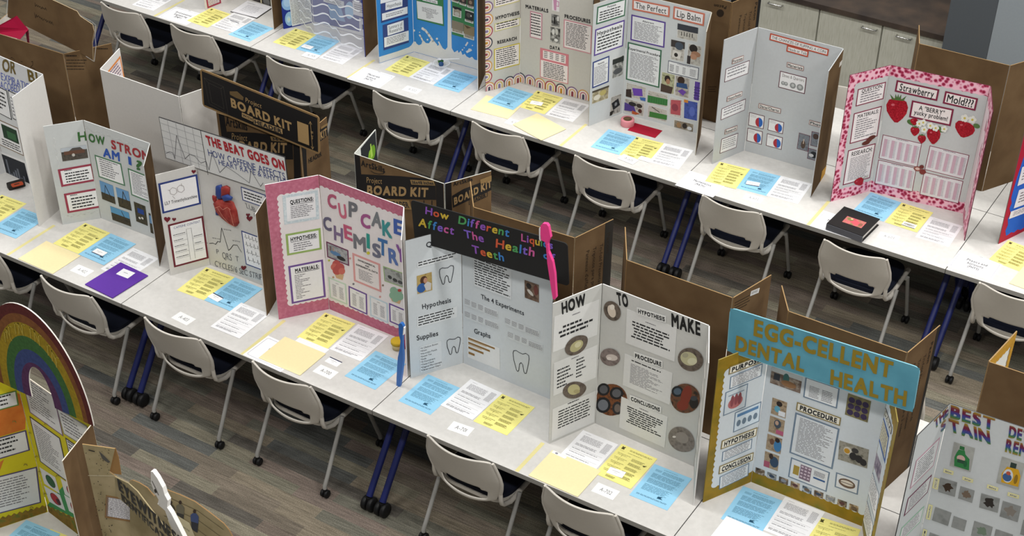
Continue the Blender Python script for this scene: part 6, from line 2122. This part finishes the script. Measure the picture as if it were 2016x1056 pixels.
# HOW TO MAKE station
white('below the HOW TO MAKE board with a tape tab', [(1146.7, 847.3), (1216.7, 876), (1173.7, 926.9), (1105.3, 893.5)])
folder('cream folder with a white tab, below the HOW TO MAKE board', [(1091, 888), (1176.9, 928.5), (1138.7, 979.4), (1041.7, 938)], lift=0.002)
flat('tab_label', 'small white tab label on the corner of the cream folder by the tape line', 'label', [(1092, 889), (1115, 900), (1110, 905), (1087, 894)], (0.085, 0.02), '#efeff0', [('e', 0.3, 0.5, 0.1, 0.35, '#8a8a94')], lift=0.0042)
yellow('below the HOW TO MAKE board', [(1224.7, 874.4), (1293.1, 904.6), (1240.6, 963.5), (1172, 934)], 0.001)
badge('on the yellow form of the HOW TO MAKE board', [(1200.8, 918), (1235.8, 931.6), (1226.3, 945.3), (1189.7, 932.6)], None, 0.003)
card('numbered A-702', [(1177, 951.4), (1220.9, 969.8), (1207.2, 984.8), (1163.6, 966.7)], 'A-702')
blue('below the HOW TO MAKE board, nearest the gold bordered board', [(1294.7, 914.1), (1360, 939.6), (1313.8, 1003.9), (1240.6, 974.6)])

# dental board station
blue('below the gold bordered dental board', [(1471.5, 949.8), (1549.2, 975.7), (1508.2, 1038.4), (1426.1, 1008.1)])
white('below the gold bordered dental board', [(1549, 978), (1627, 1006), (1578, 1068), (1506, 1040.5)], 0.0004)
yellow('below the gold bordered dental board', {0: (1626, 1014), 1: (1689, 1034)})
flat('loose_sheet', 'blank white sheet at the bottom edge below the gold bordered dental board', 'paper', {0: (1439, 1021), 1: (1514.7, 1053.5)}, (0.26, 0.30), '#efeff1', lift=0.0016)

# rear row: far left
white('at the top left edge of the rear row', {1: (352, -8), 2: (296, 24.7)})
placard('engineering category placard at the top of the rear row', {0: (345, 14), 3: (313, 32.5)}, ['Environmental', 'Engineering', '(ENEV)'])
yellow('below the crimson framed sheet at the top edge', [(426.9, 10.4), (457, 25), (415.4, 48.4), (384.2, 36.5)])
white('carrying a dark strip card, beside the booklet at the top', [(457, 26), (503, 39.6), (462.3, 62.5), (416.5, 49)], 0.001)
badge('with a dark strip, beside the booklet at the top', [(453, 38.7), (472.4, 46), (463, 53), (444, 45.5)], 'top', 0.003)
blue('below the booklet at the top of the rear row', [(503, 39.6), (545, 52), (498.8, 75.5), (464.4, 61.5)])
t = thing('booklet', 'open white booklet with a dark cover lying at the top of the rear row', 'booklet', on_z((494, 20)))
s = Sheet(TABLE, [(488.3, 2), (533, 14.6), (509, 39), (454.5, 22.4)], '#2e2a26', thick=0.005)
s.mb.build('cover', t)
s = Sheet(Frame((0, 0, TZ + 0.0052), (1, 0, 0), (0, 1, 0)), [(488.3, 1), (532, 13.6), (508, 37), (456, 21.4)], '#e6e6ea', thick=0.002, items=[('l', 0.1, 0.15, 0.45, 0.2, 1, GREYINK), ('l', 0.2, 0.28, 0.85, 0.85, 8, '#b9b9c0', 0.3)])
s.mb.build('pages', t)

# wave board station
yellow('below the dark blue wavy board', [(581.1, 56.7), (623.8, 69.4), (581.1, 95.9), (539.4, 83.1)])
blue('below the dark blue wavy board', [(624, 69.5), (666.4, 81.4), (630.5, 109), (585, 95.4)], 0.0004)
badge('on the blue form of the dark blue wavy board', [(599.1, 86.8), (619.4, 93), (610.2, 99.1), (591.7, 93.6)], None, 0.003)
card('in front of the dark blue wavy board', [(602.8, 103.4), (631.1, 110.8), (621.3, 117.6), (593, 109.6)], 'A-501', 0.002)
white('below the dark blue wavy board', [(668, 87.4), (711.2, 101.6), (678, 124.4), (632.4, 111.5)])

# splash board station
placard('materials science category placard below the blue splash board', [(715.5, 132.5), (776, 152), (748.7, 173.4), (684, 154.6)], ['Materials', 'Science', '(MATS)'])
yellow('below the blue splash board', [(801.6, 109.1), (846, 122), (805, 151.7), (759.8, 136.4)])
white('below the blue splash board, in front of the clear bowl', [(847.6, 124.5), (894.5, 137.3), (851.9, 167), (807.6, 151)], 0.0004)
badge('on the white form in front of the clear bowl', [(834.9, 148), (852, 154.3), (847.6, 159.4), (830.6, 154.3)], None, 0.002)
blue('below the blue splash board', [(894.5, 139), (938, 151), (901.4, 182.4), (857, 168)])
card('alone in front of the blue splash board', [(799.9, 169), (831.4, 177.6), (821.2, 186.2), (792.2, 176.8)], 'A-502')

# arch board station
folder('cream folder under the blue form below the arch-bordered board', {3: (940, 217.3), 2: (994, 230.6), 1: (1022, 209)})
blue('below the arch-bordered board on the cream folder', [(1009, 167.5), (1056, 179.5), (1016.7, 211), (969, 195.7)], 0.003)
yellow('below the arch-bordered board', [(1057.5, 178.8), (1107.5, 192.5), (1070, 225), (1022.5, 210)])
badge('on the yellow form of the arch-bordered board', [(1042.5, 196.3), (1073.8, 202.5), (1068.8, 211.3), (1040, 205)], None, 0.002)
white('below the arch-bordered board', [(1107.5, 193.8), (1160, 208.8), (1128.8, 240), (1076.3, 225)])
card('peeking out from under the loose cream folder', {0: (1003, 233.2), 3: (992.8, 241.7)}, 'A-503')
folder('cream folder lying askew near the table front below the arch-bordered board', [(1057.5, 225), (1108.8, 256.3), (1066, 274), (1013.8, 247.5)], lift=0.002)

# lip balm station
blue('below the lip balm board', [(1199.8, 256.3), (1251, 269), (1218.6, 305.7), (1164, 288.7)])
yellow('below the lip balm board, under the red card', [(1251.8, 270.8), (1303.8, 283.5), (1275, 316), (1222, 304)])
white('below the lip balm board', [(1307, 283.5), (1361.7, 297.1), (1333.5, 333), (1284, 317.6)])
card('at the foot of the blue form of the lip balm board', [(1227, 305.7), (1256, 317.6), (1247.5, 322.8), (1216.9, 311.7)], 'A-601', 0.002)
badge('at the foot of the yellow form of the lip balm board', [(1263, 306.6), (1285, 314), (1277.4, 321), (1256, 315)], None, 0.002)
flat('red_card', 'plain red card lying beside the pink tape roll', 'card', [(1250, 242.3), (1303.8, 258), (1290, 272), (1235.6, 257)], (None, None), '#a30f2c', [('t', 'Lip Balm', 0.35, 0.3, 0.65, 0.42, '#8a0c26', 0.0)], thick=0.002)

# coin station
placard('mathematics category placard at the table joint below the coin board', {0: (1361.7, 337.2), 1: (1425.6, 360), 3: (1332.7, 365.3)}, ['Mathematics', '(MATH)'])
yellow('below the coin board', [(1420.9, 318.8), (1477, 331.4), (1451.6, 368.9), (1390.2, 353.6)], 0.001)
blue('below the coin board', [(1478.8, 331.4), (1536.8, 348.5), (1511.2, 386), (1450, 370.6)])
badge('on the blue form of the coin board', [(1467, 355.3), (1499.3, 361.5), (1497.6, 369), (1465.2, 363.8)], 'bottom', 0.002)
white('below the coin board', [(1537, 348.5), (1598, 363.8), (1571, 399.6), (1509.5, 384.3)])
card('alone in front of the coin board', [(1470.3, 380.8), (1504.4, 389.4), (1496, 401.3), (1461.8, 392.8)], 'A-602')

# strawberry station
placard('category placard mostly hidden under the black binder', {0: (1620.5, 415.6), 3: (1595, 444.6)}, ['Microbiology', '(MCRO)'])
blue('below the strawberry board, behind the black binder', [(1710, 381.5), (1773, 399.4), (1740.7, 438.7), (1682.8, 411.4)])
yellow('below the strawberry board', [(1776.2, 401.2), (1836.8, 418.3), (1804.6, 458), (1742, 437.2)])
badge('with a black strip on the yellow form of the strawberry board', [(1783.8, 435.3), (1806.5, 441), (1799.7, 455.4), (1769.4, 444.8)], 'bottom', 0.002)
white('below the strawberry board', [(1838.7, 420.2), (1897.5, 439), (1872.8, 477), (1810.3, 459.2)])
card('alone in front of the strawberry board, beside the black binder', [(1732.6, 457), (1774.3, 465.7), (1763, 478.2), (1727, 467.6)], 'A-603')

# right edge
placard('physics and astronomy category placard at the right edge', [(1890, 492.3), (1978, 520.4), (1948, 552), (1864.6, 526.4)], ['Physics and', 'Astronomy', '(PHYS)'])
yellow('at the right edge below the crimson board', {0: (1985.7, 471.8), 3: (1949.9, 506.8)})
folder('cream folder at the right edge beside the physics placard', {0: (2018, 522), 3: (1984.8, 560.5)}, lift=0.001)

# nearest row
zs(0, 780, 3.825)
blue('below the rainbow-arch board in the lower left corner', {0: (270, 895), 1: (500, 990)}, mark=False)
yellow('at the foot of the rainbow-arch board, beside its brown wing', {0: (510, 990), 1: (620, 1035)})
zs()

# ------------------------------------------------------------------ small objects
PINK, TBLUE = mat('#e8408a', 0.35, 0, 0.5), mat('#1f62b0', 0.35, 0, 0.5)


def toothbrush(lab, y, outline, bristle, m, off, sc):
    zs(*off, sc)
    fr = wall_frame((-5, y), (-3, y), 1.0)
    P = [fr.at(p) for p in outline]
    c = fr.pt(sum(p[0] for p in P) / len(P), min(p[1] for p in P))
    t = thing('toothbrush', lab, 'toothbrush', c)
    n = len(P)
    cx = [sum(P[i][k] for i in range(n)) / n for k in (0, 1)]
    mb = MB()
    mb.prism([fr.pt(*p, 0.009) for p in P], fr.n * -0.018, m)
    h = mb.build('handle', t)
    b = h.modifiers.new('soft', 'BEVEL')
    b.width, b.segments = 0.005, 3
    mb = MB()
    mb.prism([fr.pt(*fr.at(p), 0.008) for p in bristle], fr.n * -0.016, '#e4e2e4')
    mb.build('bristles', t)
    zs()


toothbrush('giant pink toothbrush fixed at the right end of the black rainbow-lettered header', 0.285,
           [(795, 175), (806, 164), (828, 166), (838, 180), (850, 240), (838, 262), (834, 275), (838, 320), (860, 372), (872, 440), (880, 570), (872, 580), (862, 576), (850, 500), (832, 380), (826, 300), (820, 265), (800, 255), (794, 220)],
           [(794, 185), (793, 262), (787, 250), (786, 190)], PINK, (780, 380), 2.78)
toothbrush('giant blue toothbrush leaning on the left edge of the teeth board', 0.255,
           [(565, -250), (582, -262), (600, -258), (620, -225), (610, -120), (608, -60), (612, 40), (618, 110), (618, 170), (600, 330), (578, 488), (562, 490), (540, 482), (543, 360), (552, 200), (558, 130), (580, 30), (588, -60), (570, -130)],
           [(622, -215), (630, -205), (622, -125), (612, -125)], TBLUE, (690, 680), 5.865)

# lidded tub behind the blue toothbrush
p = on_z((783, 686))
t = thing('lidded_tub', 'little tub with a yellow lid behind the blue toothbrush', 'tub', p)
m = MB()
m.lathe(p, [(0, 0.001), (0.03, 0.001), (0.034, 0.04), (0, 0.04)], '#c9b98a', 20)
m.build('tub', t)
m = MB()
m.lathe(p, [(0, 0.038), (0.038, 0.038), (0.038, 0.055), (0.034, 0.058), (0, 0.058)], '#c9a62a', 20)
m.build('lid', t)
p = on_z((795, 684))
m = MB()
m.lathe(p, [(0, 0.0), (0.02, 0.0), (0.022, 0.03), (0.012, 0.045), (0, 0.045)], '#b0506a', 16)
tag(m.build('small_pot', None, p), 'small pink pot half hidden behind the blue toothbrush', 'pot')

# tape roll
p = on_z((1235, 246))
t = thing('tape_roll', 'roll of pink tape lying beside the red card', 'tape roll', p)
m = MB()
m.lathe(p, [(0.031, 0.0), (0.046, 0.0), (0.048, 0.004), (0.048, 0.044), (0.046, 0.048), (0.031, 0.048)], '#d98a92', 28)
m.build('tape', t)
m = MB()
m.lathe(p, [(0.022, 0.001), (0.031, 0.001), (0.031, 0.046), (0.022, 0.046), (0.022, 0.001)], '#6a5238', 28)
m.build('core', t)

# clear bowl with green and blue contents and a white spoon
zs(730, 0, 5.865)
p = on_z((830, 760)) + Vector((0, -0.015, 0))
t = thing('clear_bowl', 'clear plastic bowl with green and blue lumps on the splash board table', 'bowl', p)
m, nt, b = nodes('clear_plastic', 0.08, 0, 0.5)
b.inputs['Base Color'].default_value = (0.95, 0.96, 0.97, 1)
b.inputs['Alpha'].default_value = 0.42
mb = MB()
mb.lathe(p, [(0, 0.001), (0.04, 0.001), (0.052, 0.018), (0.06, 0.03), (0.066, 0.031), (0.066, 0.033), (0.058, 0.032)], m, 28)
mb.build('bowl', t)
rnd = random.Random(2)


def lump(c, r, m, seg=10):
    mb = MB()
    mb.lathe(c, [(0, -r), (r * 0.7, -r * 0.7), (r, 0), (r * 0.7, r * 0.7), (0, r)], m, seg)
    return mb


q = Vector(p)
tag(lump(q + Vector((-0.02, 0.02, 0.03)), 0.022, '#2e6a34').build('green_lump', None, q + Vector((-0.02, 0.02, 0.008))), 'dark green lump in the clear bowl', 'sample')
tag(lump(q + Vector((0.005, -0.012, 0.026)), 0.02, '#2f4f7d').build('blue_lump', None, q + Vector((0.005, -0.012, 0.006))), 'dark blue lump in the clear bowl', 'sample')
a0, a1 = q + Vector((0.0, 0.01, 0.055)), q + Vector((0.12, 0.062, 0.07))
mb = MB()
mb.tube([a0, a0.lerp(a1, 0.2), a0.lerp(a1, 0.6), a1], 0.004, '#e8e8e8', 8)
t = thing('spoon', 'white plastic spoon resting across the clear bowl', 'spoon', a0)
mb.build('stem', t)
mb = MB()
c = a0 - (a1 - a0).normalized() * 0.02
mb.lathe(c, [(0, -0.004), (0.014, -0.001), (0.018, 0.004), (0.014, 0.002), (0, -0.002)], '#e8e8e8', 14)
mb.build('spoon_bowl', t)
zs()

# black binder with a strawberry picture
zs(1560, 350, 5.865)
TOPF = Frame((0, 0, TZ + 0.045), (1, 0, 0), (0, 1, 0))
cs = {0: (600, 345), 1: (980, 485), 2: (800, 672), 3: (440, 530)}
s = Sheet(TOPF, cs, BLKP, thick=0.004, size=(0.25, 0.245))
c0, ux, uy, w, h = s.c, s.ux, s.uy, s.w, s.hh
t = thing('binder', 'black ring binder with a strawberry picture on its cover', 'binder', TABLE.pt(c0.x, c0.y, 0))


def bx(a0, a1, b0, b1, z0, z1, m):
    mb = MB()
    pts = [c0 + ux * a + uy * b for a, b in ((a0, b0), (a1, b0), (a1, b1), (a0, b1))]
    mb.prism([(q.x, q.y, TZ + z1) for q in pts], (0, 0, z0 - z1), m)
    return mb


s.mb.build('front_cover', t)
bx(-w / 2, w / 2, -h / 2, h / 2, 0.0015, 0.005, BLKP).build('rear_cover', t)
bx(-w / 2, w / 2, -h / 2 - 0.004, -h / 2 + 0.003, 0.0015, 0.045, mat('#55565c', 0.3)).build('spine', t)
bx(-w / 2 + 0.01, w / 2 - 0.012, -h / 2 + 0.02, h / 2 - 0.012, 0.006, 0.034, '#e2e0da').build('page_block', t)
s2 = Sheet(Frame((0, 0, TZ + 0.0492), (1, 0, 0), (0, 1, 0)), [(632, 443), (850, 517), (800, 590), (580, 508)], pic('#b04a58', '#c46a6c', '#8a7a52', scale=45), items=[('e', 0.25, 0.3, 0.16, 0.2, '#7d7448'), ('e', 0.3, 0.2, 0.06, 0.1, '#d2b58a'), ('e', 0.6, 0.55, 0.25, 0.3, '#c4545e'), ('e', 0.85, 0.6, 0.1, 0.25, '#8a5a48')])
s2.mb.build('cover_picture', t)
zs()

# ------------------------------------------------------------------ tidy up
for o in bpy.data.objects:
    if '_w' in o:
        del o['_w']
